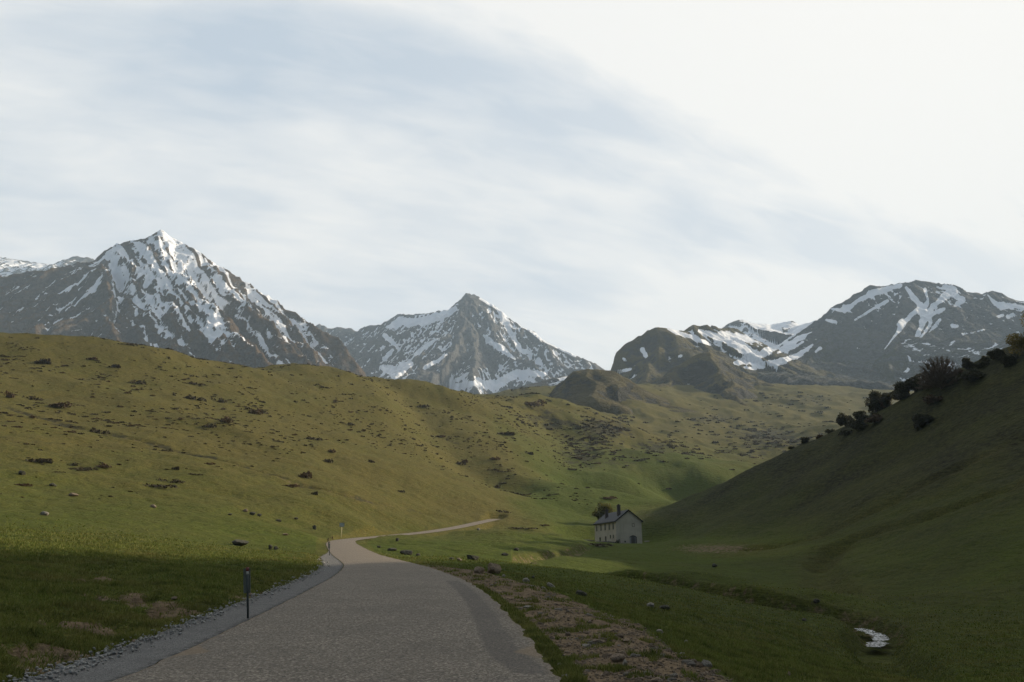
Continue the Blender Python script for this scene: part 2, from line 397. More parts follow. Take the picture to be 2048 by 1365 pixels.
# right verge and meadow
c((1300, 1365, 10.6), (1420, 1350, 12.2), (1250, 1290, 14.4), (1150, 1225, 20.5), (1050, 1170, 30), (1250, 1262, 18), (1010, 1150, 40),
  (1520, 1365, 15.5), (1620, 1330, 23), (1420, 1270, 31), (1300, 1225, 37), (1180, 1180, 46), (1600, 1265, 40), (1300, 1165, 74), (1450, 1180, 72), (1600, 1205, 62),
  (1745, 1278, 44), (1850, 1320, 33), (2048, 1360, 27), (2048, 1290, 40), (1900, 1255, 50), (1180, 1120, 120), (1130, 1135, 95), (1235, 1088, 203), (1300, 1087, 206), (1200, 1091, 190), (1250, 1105, 150), (1400, 1130, 118),
  (1350, 1085, 195), (1450, 1098, 165), (1600, 1130, 122), (1750, 1165, 90), (1900, 1190, 70), (2048, 1210, 60),
  (1350, 1045, 226), (1300, 1030, 242), (1213, 1048, 250), (1230, 1045, 240), (1290, 1031, 262), (1350, 1004, 258), (1450, 1045, 200), (1450, 1000, 225), (1440, 966, 250), (1600, 1080, 152), (1600, 1000, 190), (1600, 930, 220), (1605, 888, 240),
  (1750, 1080, 118), (1750, 1000, 148), (1750, 900, 190), (1745, 828, 225), (1900, 1100, 90), (1900, 1000, 118), (1900, 900, 150), (1900, 820, 180), (1890, 757, 210),
  (2048, 1120, 76), (2048, 1000, 100), (2048, 900, 124), (2048, 800, 152), (2048, 684, 192))
cw((60, 345, 12), (100, 340, 26), (130, 300, 42), (170, 290, 56), (90, 430, 26), (150, 450, 40), (200, 380, 52))
# off-frame hill to the right, and the ground behind
cw((95, 60, 30), (130, 90, 47), (150, 130, 62), (185, 110, 93), (200, 138, 94), (240, 190, 84), (180, 144, 77), (161, 161, 62), (153, 177, 57), (145, 182, 54), (136, 197, 52), (128, 222, 44), (113, 241, 38), (100, 262, 32), (86, 270, 24), (90, 0, 24), (160, 0, 72), (240, 0, 130), (260, 90, 132), (330, 120, 150), (200, -120, 95), (90, -60, 26), (60, 25, 8), (45, -10, 0), (40, -60, 2), (300, 260, 105), (320, 380, 90),
   (450, 300, 170), (500, 0, 200), (450, 600, 150))
cw((-8, -6, 1.0), (-20, -10, 4), (-45, -20, 12), (-110, -60, 42), (-250, -100, 110), (-600, 0, 250), (-500, 500, 115), (-400, 640, 110), (-800, 1200, 200), (-250, 900, 130), (-500, 900, 150), (0, -60, 0), (0, -200, -5), (-100, -300, 40), (200, -400, 80), (0, -900, -20), (700, -400, 230), (-700, -600, 240), (7, -6, -.1), (14, -8, -1), (22, 4, -2.2), (25, 12, -2.6))
for a in range(-180, 180, 30):
    cw((6000 * math.sin(math.radians(a)), 6000 * math.cos(math.radians(a)), 420))
for a in (-30, -15, 0, 15, 30, 45): cw((2600 * math.sin(math.radians(a)), 2600 * math.cos(math.radians(a)), 330))
CP = np.array(CP)
cr = np.hypot(CP[:, 0], CP[:, 1]); cth = np.arctan2(CP[:, 0], CP[:, 1]); cl_ = np.log(cr); cval = (CP[:, 2] - CAMZ) / cr
ex = np.abs(cth) > math.radians(100)
cth2 = np.concatenate([cth, cth[ex] - 2 * np.pi * np.sign(cth[ex])]); cl2 = np.concatenate([cl_, cl_[ex]]); cv2 = np.concatenate([cval, cval[ex]])
def tk(r2): return .5 * r2 * np.log(r2 + 1e-12)
N = len(cth2)
A = np.zeros((N + 3, N + 3)); A[:N, :N] = tk((cth2[:, None] - cth2) ** 2 + (cl2[:, None] - cl2) ** 2) + np.eye(N) * 2e-4
A[:N, N] = 1; A[:N, N + 1] = cth2; A[:N, N + 2] = cl2; A[N:, :N] = A[:N, N:].T
sol = np.linalg.solve(A, np.concatenate([cv2, [0, 0, 0]]))
def tps(th, lr):
    out = np.empty(th.shape); f1, f2, fo = th.ravel(), lr.ravel(), out.ravel()
    for i in range(0, f1.size, 20000):
        a, b = f1[i:i + 20000, None], f2[i:i + 20000, None]
        fo[i:i + 20000] = tk((a - cth2) ** 2 + (b - cl2) ** 2) @ sol[:N] + sol[N] + sol[N + 1] * a[:, 0] + sol[N + 2] * b[:, 0]
    return fo.reshape(th.shape)

STREAM = np.array([P(*q)[:2] for q in ((1830, 1400, 30), (1790, 1335, 37), (1758, 1302, 43), (1744, 1286, 48), (1760, 1268, 53), (1722, 1257, 57), (1680, 1252, 59), (1630, 1245, 60), (1560, 1245, 61), (1440, 1220, 66), (1330, 1192, 72), (1240, 1172, 78), (1150, 1158, 82), (1060, 1142, 88),
                                   (1035, 1128, 98), (1070, 1115, 112), (1140, 1106, 135), (1190, 1100, 160), (1230, 1099, 172))])
STREAM = catmull(np.c_[STREAM, np.zeros(len(STREAM))], 6)[:, :2]
GULLY = np.array([P(*q)[:2] for q in ((1680, 1180, 75), (1640, 1130, 115), (1700, 1090, 128), (1800, 1040, 122), (1950, 1000, 112), (2150, 940, 100))])
GULLY = catmull(np.c_[GULLY, np.zeros(len(GULLY))], 6)[:, :2]

# grid
fine_t = np.radians(np.arange(-37, 37.001, 0.075))
left_t = np.radians(np.arange(-180, -37, 1.3)); right_t = np.radians(np.arange(37 + 1.3, 180.0, 1.3))
TH = np.concatenate([left_t, fine_t, right_t, [np.pi]]); TH[0] = -np.pi
RA = [.5, 1.5, 3, 4.5]; r = 6.0
while r < 1600: RA.append(r); r *= 1.0078 if r > 30 else 1.011
while r < 6200: RA.append(r); r *= 1.04
RA = np.array(RA)
NRr, NCt = len(RA), len(TH)
th, lr = np.meshgrid(TH, np.log(RA)); rad = np.exp(lr)
gx, gy = rad * np.sin(th), rad * np.cos(th)
# coarse evaluation of the thin plate, then bicubic-ish linear upsampling along columns
step = 6
ci = np.unique(np.concatenate([np.arange(0, NCt, step), [NCt - 1]]))
sub = tps(th[:, ci], lr[:, ci])
gz = np.empty_like(gx)
for i in range(NRr): gz[i] = np.interp(TH, TH[ci], sub[i])
gz = CAMZ + gz * rad
# detail
far = sstep(rad, 15, 90)
big = sstep(rad, 200, 700)
inhill = sstep(rad, 60, 160)
gz += fbm(gx / 26, gy / 26, 3, 1) * (.45 + .45 * inhill) * far
gz += fbm(gx / 7, gy / 7, 3, 11) * (.10 + .16 * inhill) * sstep(rad, 8, 20)
gz += fbm(gx / 1.7, gy / 1.7, 2, 21) * (.06 + .03 * inhill) * (1 - sstep(rad, 150, 400))
gz += fbm(gx / .6, gy / .6, 2, 31) * .034 * (1 - sstep(rad, 30, 70))
gz += fbm(gx / 110, gy / 140, 4, 41) * 5.5 * big
gz += ridged(gx / 60, gy / 90, 3, 45) * 3.5 * big
# crease running down the left hill, and the knoll edge in the basin
for pts, dep, wid in ((((820, 800, 470), (870, 850, 400), (930, 900, 350), (1010, 950, 320)), 6.0, 16), (((1110, 840, 600), (1130, 890, 480), (1150, 930, 400), (1200, 965, 370)), 7.0, 22),
                      (((60, 740, 290), (250, 800, 270), (500, 890, 240), (700, 960, 200)), -1.2, 9)):
    pl = np.array([P(*q)[:2] for q in pts]); pl = catmull(np.c_[pl, np.zeros(len(pl))], 5)[:, :2]
    m = (rad > 150) & (rad < 800) & (np.abs(th) < .7); d, _, _ = polyd(gx[m], gy[m], pl); gz[m] -= dep * np.exp(-(d / wid) ** 2)
# stream and gully
m = (rad > 20) & (rad < 300) & (th > 0) & (th < .75)
dS = np.full(gx.shape, 99.0); d, sdS, ix = polyd(gx[m], gy[m], STREAM); dS[m] = d
wS = 1.0 + .5 * fbm(gx / 6, gy / 6, 2, 61)
farside = np.zeros(gx.shape); farside[m] = (sdS < 0) * sstep(ix, 30, 42) * (1 - sstep(ix, 64, 75))
gz += 1.3 * farside * sstep(dS, .9, 2.3) * np.exp(-(dS / 17) ** 2) * (.5 + .6 * fbm(gx / 9, gy / 9, 2, 64) + .2)
gz -= 1.15 * (1 - sstep(dS, wS * .6, wS * .6 + 1.5)) + .35 * (1 - sstep(dS, 1, 7))
d, _, _ = polyd(gx[m], gy[m], GULLY); dG = np.full(gx.shape, 99.0); dG[m] = d
G2 = np.array([P(*q)[:2] for q in ((1500, 1105, 158), (1620, 1075, 150), (1760, 1030, 142), (1900, 965, 136), (2060, 880, 130), (2250, 800, 125))]); G2 = catmull(np.c_[G2, np.zeros(len(G2))], 6)[:, :2]
d, _, _ = polyd(gx[m], gy[m], G2); dG[m] = np.minimum(dG[m], d * 1.2)
gz -= 1.5 * (1 - sstep(dG, .3, 3.2)) * (.7 + .6 * fbm(gx / 14, gy / 14, 2, 66))
# banks with broken little scarps near the left roadside
scar = np.zeros(gx.shape)
for q in ((205, 1215, 20.5), (260, 1213, 21), (310, 1222, 20.3), (355, 1232, 19.5), (150, 1255, 16.5), (190, 1265, 16), (100, 1305, 12.8), (130, 1318, 12.2), (190, 1180, 25), (560, 1185, 26), (500, 1195, 24)):
    p = P(*q); dd = np.hypot((gx - p[0]), (gy - p[1]) * .8); scar = np.maximum(scar, np.exp(-(dd / .75) ** 2))
gz -= .24 * scar * sstep(fbm(gx / .6, gy / .6, 2, 91), -.3, .3)
# road bed
mr = (rad < 290) & (np.abs(gx) < 60)
sdl = np.full(gx.shape, 99.0); sdr = np.full(gx.shape, 99.0)
d, sd_, ix = polyd(gx[mr], gy[mr], RC)
rwz = np.interp(ix, np.arange(len(RC)), RC[:, 2]); rww = np.interp(ix, np.arange(len(RC)), RW)
sgnd = d * sd_                       # >0 = left of travel
edge_l = sgnd - rww; edge_r = -sgnd - rww
eL = np.full(gx.shape, 99.0); eR = np.full(gx.shape, 99.0); eL[mr] = edge_l; eR[mr] = edge_r
sho = np.zeros(gx.shape); shw = 1.05 * (1 - sstep(gy[mr], 66, 84))
w = (1 - sstep(gy[mr], 222, 240)) * np.where(sgnd > 0, 1 - sstep(edge_l - shw, .0, 1.3), 1 - sstep(edge_r, .1, 1.6))
tgt = rwz - .07
inside = np.where(sgnd > 0, edge_l < shw, edge_r < 0) & (gy[mr] < 222)
zz_ = gz[mr] * (1 - w) + tgt * w
zz_ = np.where(inside, tgt, zz_)
gz[mr] = zz_
shw_full = np.zeros(gx.shape); shw_full[mr] = shw
# level the house plot
hd = np.hypot(gx - 28, gy - 213); wv = 1 - sstep(hd, 9, 22); gz = gz * (1 - wv) + (4.9) * wv
gz[:, -1] = gz[:, 0]
EL = (gz - CAMZ) / rad
ELMAX = np.maximum.accumulate(EL[4:], axis=0)

def ground_z(x, y):
    x = np.asarray(x, float); y = np.asarray(y, float)
    a = np.arctan2(x, y); rr = np.hypot(x, y)
    j = np.clip(np.searchsorted(TH, a) - 1, 0, NCt - 2); i = np.clip(np.searchsorted(RA, rr) - 1, 0, NRr - 2)
    fj = (a - TH[j]) / (TH[j + 1] - TH[j]); fi = (rr - RA[i]) / (RA[i + 1] - RA[i])
    return (gz[i, j] * (1 - fi) + gz[i + 1, j] * fi) * (1 - fj) + (gz[i, j + 1] * (1 - fi) + gz[i + 1, j + 1] * fi) * fj
def samp(F, x, y):
    a = np.arctan2(x, y); rr = np.hypot(x, y)
    j = np.clip(np.searchsorted(TH, a), 0, NCt - 1); i = np.clip(np.searchsorted(RA, rr), 0, NRr - 1)
    return F[i, j]
def hit(px, py):
    d = pix_dir(px, py); a = math.atan2(d.x, d.y); e = d.z / math.hypot(d.x, d.y)
    j = int(np.clip(np.searchsorted(TH, a), 0, NCt - 1)); colm = ELMAX[:, j]
    i = int(np.searchsorted(colm, e)) + 4
    if i >= NRr: i = int(np.argmax(EL[4:, j])) + 4
    if RA[i] > 2500: # looked over the crest: take the visible crest just below
        k = 0
        while RA[i] > 2500 and k < 60:
            k += 1; py += 1; d = pix_dir(px, py); e = d.z / math.hypot(d.x, d.y); i = int(np.searchsorted(colm, e)) + 4; i = min(i, NRr - 1)
    if i > 5 and EL[i, j] > EL[i - 1, j]:
        f = min(max((e - EL[i - 1, j]) / (EL[i, j] - EL[i - 1, j]), 0), 1); rr = RA[i - 1] * (1 - f) + RA[i] * f
    else: rr = RA[i]
    x, y = rr * math.sin(a), rr * math.cos(a)
    return Vector((x, y, float(ground_z(x, y))))
def mpp(p):   # metres per full-size pixel at a point
    q = (Vector(p) - Vector((0, 0, CAMZ))); f = Vector((0, math.cos(PITCH), math.sin(PITCH)))
    return q.dot(f) / FPX

# surface attributes
gpx, gpy = proj(gx, gy, gz)
front = gy > 2
def blob(cx, cy, sx, sy): return np.exp(-(((gpx - cx) / sx) ** 2 + ((gpy - cy) / sy) ** 2)) * front
lft = 1 - sstep(th + .05 * fbm(np.log(rad) * 3, th * 6, 3, 95), -.02, .12)
dry = np.clip(.16 + .80 * sstep(rad, 70, 230) * lft, 0, 1) * lft + (1 - lft) * (.12 + .85 * sstep(rad, 330, 700))
dry = dry - .55 * blob(1300, 985, 300, 35) - .4 * blob(1380, 915, 160, 25) - .35 * blob(900, 1085, 200, 30) * (gpy > 1050) - .4 * blob(1250, 1120, 260, 60)
dry += .55 * blob(1440, 1102, 150, 22) + .35 * (1 - sstep(dS, 2, 5)) * sstep(rad, 50, 80) * (rad < 170) + .34 * (th > .12) * sstep(gz, 4, 16) * (rad < 300) + .3 * (1 - sstep(dG, 1, 5))
dry += .5 * blob(180, 1240, 220, 60) * sstep(fbm(gx / 2.2, gy / 2.2, 3, 71), -.2, .6) + .35 * ((eL > 0) & (eL - shw_full < 1.2)) + .35 * ((eR > 0) & (eR < 1.5))
dirt = np.zeros(gx.shape)
# rubble verge right of the road
Vo = np.array([P(*q)[:2] for q in ((935, 1140, 46), (1000, 1152, 40), (1080, 1168, 33), (1180, 1205, 25), (1290, 1255, 18.5), (1400, 1318, 13.4), (1470, 1365, 11.6))])
Vo = np.vstack([Vo, [[6.2, 2.0]]])
vm = (rad < 60) & (gx > -6) & (eR > -.2)
d, sd_, ix = polyd(gx[vm], gy[vm], Vo)
dirt[vm] = np.clip(sstep(-sd_ * d * 1.0, -.5, .6), 0, 1) * .95
dirt *= (eR > -.2) * (1 - sstep(rad, 44, 58))
dirt = np.where((eR < .42) & (eR > -.2) & (rad > 9) & (rad < 30), dirt * .25, dirt)
VERGE = dirt.copy()
dirt = np.maximum(dirt, scar * .9)
dirt = np.maximum(dirt, .56 * blob(1430, 1098, 140, 15) + .30 * blob(1740, 1200, 30, 25) * sstep(rad, 55, 65))
dirt = np.maximum(dirt, .42 * (1 - sstep(dS, 1.2, 4.0)) * (rad > 56) * (rad < 170))
dirt = np.maximum(dirt, .75 * (1 - sstep(eL - shw_full, .05, .5)) * (eL > 0) * (rad < 120) * sstep(fbm(gx / 1.5, gy / 1.5, 3, 75), -.3, .5))
# brown trail across the left hill
tr = catmull(np.array([P(*q)[:2] + (0,) for q in ((0, 815, 215), (120, 830, 205), (300, 885, 196), (450, 925, 186), (600, 965, 176), (720, 985, 178), (850, 1005, 200))]), 6)
mt = (rad > 100) & (rad < 330) & (th < 0)
d, _, _ = polyd(gx[mt], gy[mt], tr); dT = np.full(gx.shape, 99.); dT[mt] = d
dirt = np.maximum(dirt, .40 * (1 - sstep(dT, .6, 2.6)))
gz -= .5 * (1 - sstep(dT, .3, 1.8)) * (1 - sstep(rad, 260, 320))
dry = np.maximum(dry, .9 * (1 - sstep(dT, 2, 8)))
scrub = np.clip(.20 * sstep(rad, 280, 700) * (th > -.02) + .20 * sstep(rad, 120, 280) * lft, 0, 1)
for q in ((1215, 860, 55, 28, .6), (1130, 850, 60, 12, .4), (1310, 893, 45, 14, .5), (1420, 838, 70, 12, .5), (1510, 870, 60, 16, .45), (1480, 905, 100, 22, .3), (1160, 910, 50, 30, .45), (1260, 925, 90, 20, .4), (1580, 880, 70, 24, .4), (1620, 800, 60, 14, .4), (1500, 790, 60, 14, .35), (1080, 835, 40, 14, .3), (930, 890, 50, 24, .25)):
    scrub += q[4] * blob(*q[:4])
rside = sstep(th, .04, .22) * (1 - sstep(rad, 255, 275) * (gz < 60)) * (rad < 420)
moor_shade = rside * (.34 + .50 * sstep(gz + 3 * fbm(gx / 25, gy / 25, 3, 190), 2, 22)) * sstep(rad, 14, 50)  # darkens the shaded right hill and meadow by colour, as dark heath
moor_shade = np.clip(moor_shade + .22 * rside * fbm(gx / 12, gy / 12, 4, 193) - .25 * blob(1250, 1130, 200, 30) - .85 * blob(1430, 1098, 150, 20), 0, .95)
scrub += .55 * np.exp(-((dT + 1.5 * fbm(gx / 7, gy / 7, 2, 197)) / 3.5) ** 2)
scrub -= .4 * blob(1300, 980, 300, 30) + .25 * blob(1300, 790, 150, 18)
faces = grid_faces(NRr, NCt)[:, ::-1]
terrain = mesh_np("ground", np.stack([gx, gy, gz], -1).reshape(-1, 3), faces, M_GROUND, {'dry': dry, 'dirt': dirt, 'scrub': scrub, 'moor_shade': moor_shade})
terrain['kind'] = 'structure'

# ------------------------------------------------------------------ road
def strip(name, A, B, n, mat, crown=0.0, attrs=None, drop=(0, 0)):
    k = np.linspace(0, 1, n)[None, :, None]
    co = A[:, None, :] * (1 - k) + B[:, None, :] * k
    co[..., 2] += crown * (1 - (2 * k[..., 0] - 1) ** 2)
    at = attrs(co, k) if attrs else None
    return mesh_np(name, co.reshape(-1, 3), grid_faces(len(A), n)[:, ::-1], mat, at)
def road_at(co, k):
    x, y, z = co[..., 0], co[..., 1], co[..., 2]
    px, py = proj(x, y, z); kk = np.broadcast_to(k[..., 0], x.shape)
    ok = y > 5
    pt = catmull(np.array([P(*q)[:2] + (0,) for q in ((905, 1163, 31), (930, 1185, 26), (960, 1220, 20.5), (985, 1265, 16), (1010, 1310, 13.3), (1060, 1345, 11.3))]), 6)
    d, _, _ = polyd(x, y, pt); patch = np.exp(-(d / .32) ** 2)
    patch = np.maximum(patch, .42 * sstep(kk, .80, .93) * (y < 32))
    sand = np.exp(-(((px - 1060) / 40) ** 2 + ((py - 1304) / 7) ** 2)) + np.exp(-(((px - 385) / 45) ** 2 + ((py - 1303) / 8) ** 2)) + .6 * sstep(np.abs(kk - .5), .44, .5)
    return {'patch': patch * ok, 'sand': sand * ok, 'far_tan': sstep(y, 25, 75), 'track': (np.exp(-((kk - .27) / .07) ** 2) + np.exp(-((kk - .70) / .07) ** 2)) * (.6 + .4 * fbm(y / 3, x, 2, 6))}
# finer stations near the camera
def refine(A, m):
    i = np.linspace(0, len(A) - 1, len(A) * m); return np.stack([np.interp(i, np.arange(len(A)), A[:, q]) for q in range(3)], -1)
fA, fB = refine(RL, 2), refine(RR, 2)
wobR = fbm(fB[:, 1] / .8, fB[:, 1] * 0 + 3.3, 4, 5) * .09
fB2 = fB.copy(); fB2[:, 0] += wobR
wobL = fbm(fA[:, 1] / 1.1, fA[:, 1] * 0 + 1.3, 3, 8) * .03; fA2 = fA.copy(); fA2[:, 0] += wobL
road = strip("road", fA2, fB2, 60, M_ROAD, .05, road_at); road['kind'] = 'structure'
# left grit shoulder, 1.5 cm gap (the crack), slightly lower
i0 = fA[:, 1] < 84
SA = fA2[i0].copy(); SA[:, 0] -= .035; SA[:, 2] -= .012
dirn = fA[i0] - fB[i0]; dirn /= np.linalg.norm(dirn, axis=1)[:, None]
wsh = 1.12 * (1 - sstep(SA[:, 1], 66, 84)) + .05 + fbm(SA[:, 1] / 1.4, SA[:, 1] * 0, 3, 9) * .08
SB = SA + dirn * wsh[:, None]; SB[:, 2] = SA[:, 2] + .0
sh = strip("road_shoulder", SB, SA, 16, M_SHO, -.015, lambda co, k: {'edge': np.broadcast_to(sstep(k[..., 0], .89, .97), co.shape[:2])}); sh['kind'] = 'structure'

# ------------------------------------------------------------------ mountains
BOWL = [(((1470, 726), (1500, 722), (1515, 731), (1548, 728), (1592, 713), (1625, 690)), (4, 8, 8, 7, 5, 2)), (((1482, 702), (1515, 713), (1546, 696), (1577, 670), (1604, 655), (1625, 641)), (5, 8, 8, 8, 5, 4)),
        (((1480, 690), (1500, 700)), (7, 6)), (((1490, 735), (1512, 738)), (3, 3)), (((1556, 706), (1590, 694), (1606, 684)), (2, 3, 2)), (((1640, 697), (1632, 704)), (3, 3)), (((1240, 742), (1262, 740)), (3, 2)),
        (((1336, 658), (1360, 668), (1385, 674), (1420, 690)), (2, 4, 5, 3)), (((1400, 662), (1430, 672), (1460, 684), (1480, 695)), (4, 7, 8, 7)), (((1440, 668), (1480, 678), (1505, 672)), (6, 7, 5)), (((1284, 700), (1292, 712)), (5, 4)), (((1247, 718), (1250, 720)), (3, 3)), (((1358, 714), (1362, 712)), (3, 2.5)), (((1226, 744), (1262, 738)), (2, 2))]
BOWL_OFF = [(((1512, 690), (1530, 683), (1552, 682)), (4, 7, 4)), (((1500, 716), (1520, 722), (1540, 718)), (1, 2.5, 1))]
def ridge(*pts): return np.array([P(*q) for q in pts])
def mountain(name, x0, x1, y0, y1, st, ridges, mat, snow_ctl, veg, snow_base=0.0, seed=0, amp=1.0, lam=120, snow_lines=(), slope=None, warp=14, snow_off=(), dirs=None, ra=1.0, cw_=.16, aw=.27, als=120):
    nx, ny = int((x1 - x0) / st), int((y1 - y0) / (st * 1.25))
    x, y = np.meshgrid(np.linspace(x0, x1, nx), np.linspace(y0, y1, ny))
    wx = x + fbm(x / 90, y / 90, 3, seed + 70) * warp; wy = y + fbm(x / 90 + 40, y / 90, 3, seed + 75) * warp
    H = np.full(x.shape, -1e5); RIB = np.zeros(x.shape)
    for i, (pl, k, L, a) in enumerate(ridges):
        seg = np.r_[0, np.cumsum(np.hypot(*(np.diff(pl[:, :2], axis=0).T)))]
        d, sd_, ix = polyd(wx, wy, pl)
        s = np.interp(ix, np.arange(len(pl)), seg); hr = np.interp(ix, np.arange(len(pl)), pl[:, 2])
        s = s * np.where(sd_ > 0, 1, 1.07) + sd_ * 333 + i * 777
        Ad = 1 - np.exp(-d / 110)
        rib = ridged(s / lam, d / (lam * 4.2), 2, seed + i, .55) * 26 + ridged(s / (lam * .42), d / (lam * 1.6), 2, seed + 9 + i, .5) * 12
        prof = k * L * np.log1p(d / L)
        # cliff bands
        h = hr - prof + rib * Ad * a * amp - 20 * a * Ad
        m = h > H; H = np.where(m, h, H); RIB = np.where(m, rib, RIB)
    iso = (ridged(x / 75, y / 75, 4, seed + 20, .55) - .42) * 17 + (ridged(x / 30, y / 30, 3, seed + 27, .6) - .42) * 6 + fbm(x / 13, y / 13, 3, seed + 30) * 3.6
    base = H.copy()
    dm, _, _ = polyd(x, y, ridges[0][0]); near0 = sstep(dm, 8, 130)
    H = H + iso * amp * (.22 + .78 * near0)
    band = H / 70 + fbm(x / 120, y / 120, 3, seed + 33) * 1.6
    H = H + amp * 2.2 * np.sin(band * 2 * np.pi)
    aniso = 0
    if dirs:
        split, wsp, dA, dB = dirs
        p0x, _ = proj(x, y, H); wB = sstep(p0x, split - wsp, split + wsp)
        for (dd_, ww_) in ((dA, 1 - wB), (dB, wB)):
            n_ = math.hypot(*dd_); ux, uy = dd_[0] / n_, dd_[1] / n_
            al = (wx * ux + wy * uy) * .5 + .5 * (x * ux + y * uy); ac = (wx * -uy + wy * ux) * .5 + .5 * (x * -uy + y * ux)
            q1 = ridged(ac / 95, al / 420, 2, seed + 80, .5); q2 = ridged(ac / 38, al / 190, 3, seed + 85, .55)
            f_ = (q1 - .42) * 26 + (q2 - .42) * 14
            H = H + (f_ + (ridged(ac / 17, al / 80, 2, seed + 91, .5) - .42) * 5.5) * ww_ * amp * ra * (.10 + .90 * near0)
            aniso = aniso + ww_ * fbm(ac / 17, al / als, 5, seed + 88, .62)
    ef = np.minimum(np.minimum(x - x0, x1 - x), np.minimum(y - y0, y1 - y)); H -= 900 * (1 - sstep(ef, 0, 90)) ** 2
    # terms for snow
    def box(a, k):
        q = np.pad(a, ((k, k), (k, k)), mode='edge'); c_ = np.cumsum(np.cumsum(q, 0), 1); c_ = np.pad(c_, ((1, 0), (1, 0)))
        w_ = 2 * k + 1; return (c_[w_:, w_:] - c_[:-w_, w_:] - c_[w_:, :-w_] + c_[:-w_, :-w_]) / w_ ** 2
    kb = max(2, int(24 / st)); conc = (box(H, kb) - H) / 7 + (box(H, max(1, kb // 3)) - H) / 3
    gyx = np.gradient(H, (y1 - y0) / (ny - 1), (x1 - x0) / (nx - 1)); sl = np.hypot(gyx[0], gyx[1])
    px, py = proj(x, y, H)
    sw = 0; sv = 0
    for (cx, cy, val, sg) in snow_ctl:
        w_ = np.exp(-(((px - cx) ** 2 + (py - cy) ** 2) / (2 * sg * sg))) + 1e-9; sw = sw + w_; sv = sv + w_ * val
    bias = sv / sw
    sn = bias + cw_ * np.clip(conc, -2.2, 2.2) - .13 * (sl - .8) + snow_base
    sn += .10 * fbm(x / 60, y / 60, 4, seed + 50) + aw * aniso
    for (pts, wid) in snow_lines:
        pts = np.array(pts, float); d, _, ix = polyd(px, py, pts)
        wv_ = np.interp(ix, np.arange(len(pts)), wid) * (1 + .45 * fbm(px / 14, py / 14, 3, seed + 55))
        sn = np.maximum(sn, .5 + .5 * np.clip((wv_ - d) / 3.0, -1, 1))
    for (pts, wid) in snow_off:
        pts = np.array(pts, float); d, _, ix = polyd(px, py, pts)
        wv_ = np.interp(ix, np.arange(len(pts)), wid) * (1 + .45 * fbm(px / 14, py / 14, 3, seed + 57))
        sn = np.minimum(sn, .5 - .5 * np.clip((wv_ - d) / 3.0, -1, 1))
    vg = veg(px, py, sl, H, conc)
    ms = mesh_np(name, np.stack([x, y, H], -1).reshape(-1, 3), grid_faces(ny, nx), mat, {'snow': sn, 'veg': vg})
    ms['kind'] = 'structure'
    return ms

# left peak
mountain("mountain", -1850, -280, 1450, 2700, 3.1, [
    (ridge((-350, 760, 2200), (-200, 690, 2250), (0, 612, 2300), (60, 580, 2330), (130, 548, 2380), (180, 527, 2400), (205, 505, 2410), (240, 488, 2450), (285, 480, 2480), (325, 461, 2500), (345, 472, 2495), (372, 488, 2480), (420, 521, 2450), (470, 548, 2430), (520, 582, 2400), (575, 618, 2350), (640, 655, 2280), (690, 695, 2220), (715, 730, 2180), (780, 830, 2150)), 1.05, 900, 1.0),
    (ridge((205, 505, 2410), (222, 560, 2240), (212, 630, 2030), (235, 700, 1820), (300, 790, 1600)), 1.25, 500, .9),
    (ridge((325, 461, 2500), (345, 540, 2330), (420, 620, 2080), (500, 700, 1860), (600, 790, 1650)), .80, 600, .8),
    (ridge((420, 521, 2450), (500, 620, 2200), (590, 710, 1980), (660, 790, 1800)), .85, 600, .8),
    (ridge((520, 582, 2400), (590, 660, 2220), (650, 740, 2030)), .95, 500, .9),
    (ridge((130, 548, 2380), (110, 610, 2150), (60, 680, 1880)), 1.1, 500, .9),
    (ridge((0, 612, 2300), (-40, 660, 2050), (-60, 720, 1800)), 1.1, 500, .9)],
    M_MTL, [(330, 490, .70, 30), (300, 530, .83, 40), (380, 550, .82, 40), (450, 590, .73, 40), (520, 640, .62, 40), (240, 520, .68, 25), (350, 620, .54, 35), (450, 680, .50, 35), (600, 680, .42, 30), (640, 720, .34, 30),
            (150, 560, .46, 35), (60, 620, .40, 35), (120, 660, .36, 35), (230, 640, .30, 30), (250, 700, .2, 30), (350, 720, .30, 30), (20, 680, .15, 30), (500, 730, .3, 30), (700, 720, .15, 25), (410, 510, .45, 14)],
    lambda px, py, sl, H, conc: np.clip(.60 - .42 * (sl - .65) + .25 * sstep(px, 150, 420) - .2 * conc, 0, 1), seed=100, dirs=(215, 30, (-.35, -.93), (.72, -.69)), ra=1.25, cw_=.10, aw=.62, als=300)
# far snowy ridge at the left edge
mountain("mountain", -3300, -1500, 3300, 4500, 7, [
    (ridge((-300, 560, 4100), (-100, 520, 4100), (0, 516, 4100), (50, 522, 4100), (90, 528, 4100), (125, 532, 4080), (140, 518, 4080), (160, 512, 4080), (185, 519, 4080), (230, 560, 4100), (330, 640, 4100)), .75, 900, .6),
    (ridge((20, 520, 4100), (60, 580, 3800), (50, 640, 3500)), .8, 600, .6)],
    M_MTC, [(0, 550, .72, 60), (60, 540, .70, 30), (150, 518, .25, 16), (110, 545, .62, 30), (0, 610, .68, 30)], lambda px, py, sl, H, conc: 0 * px + .1, seed=200, amp=1.2)
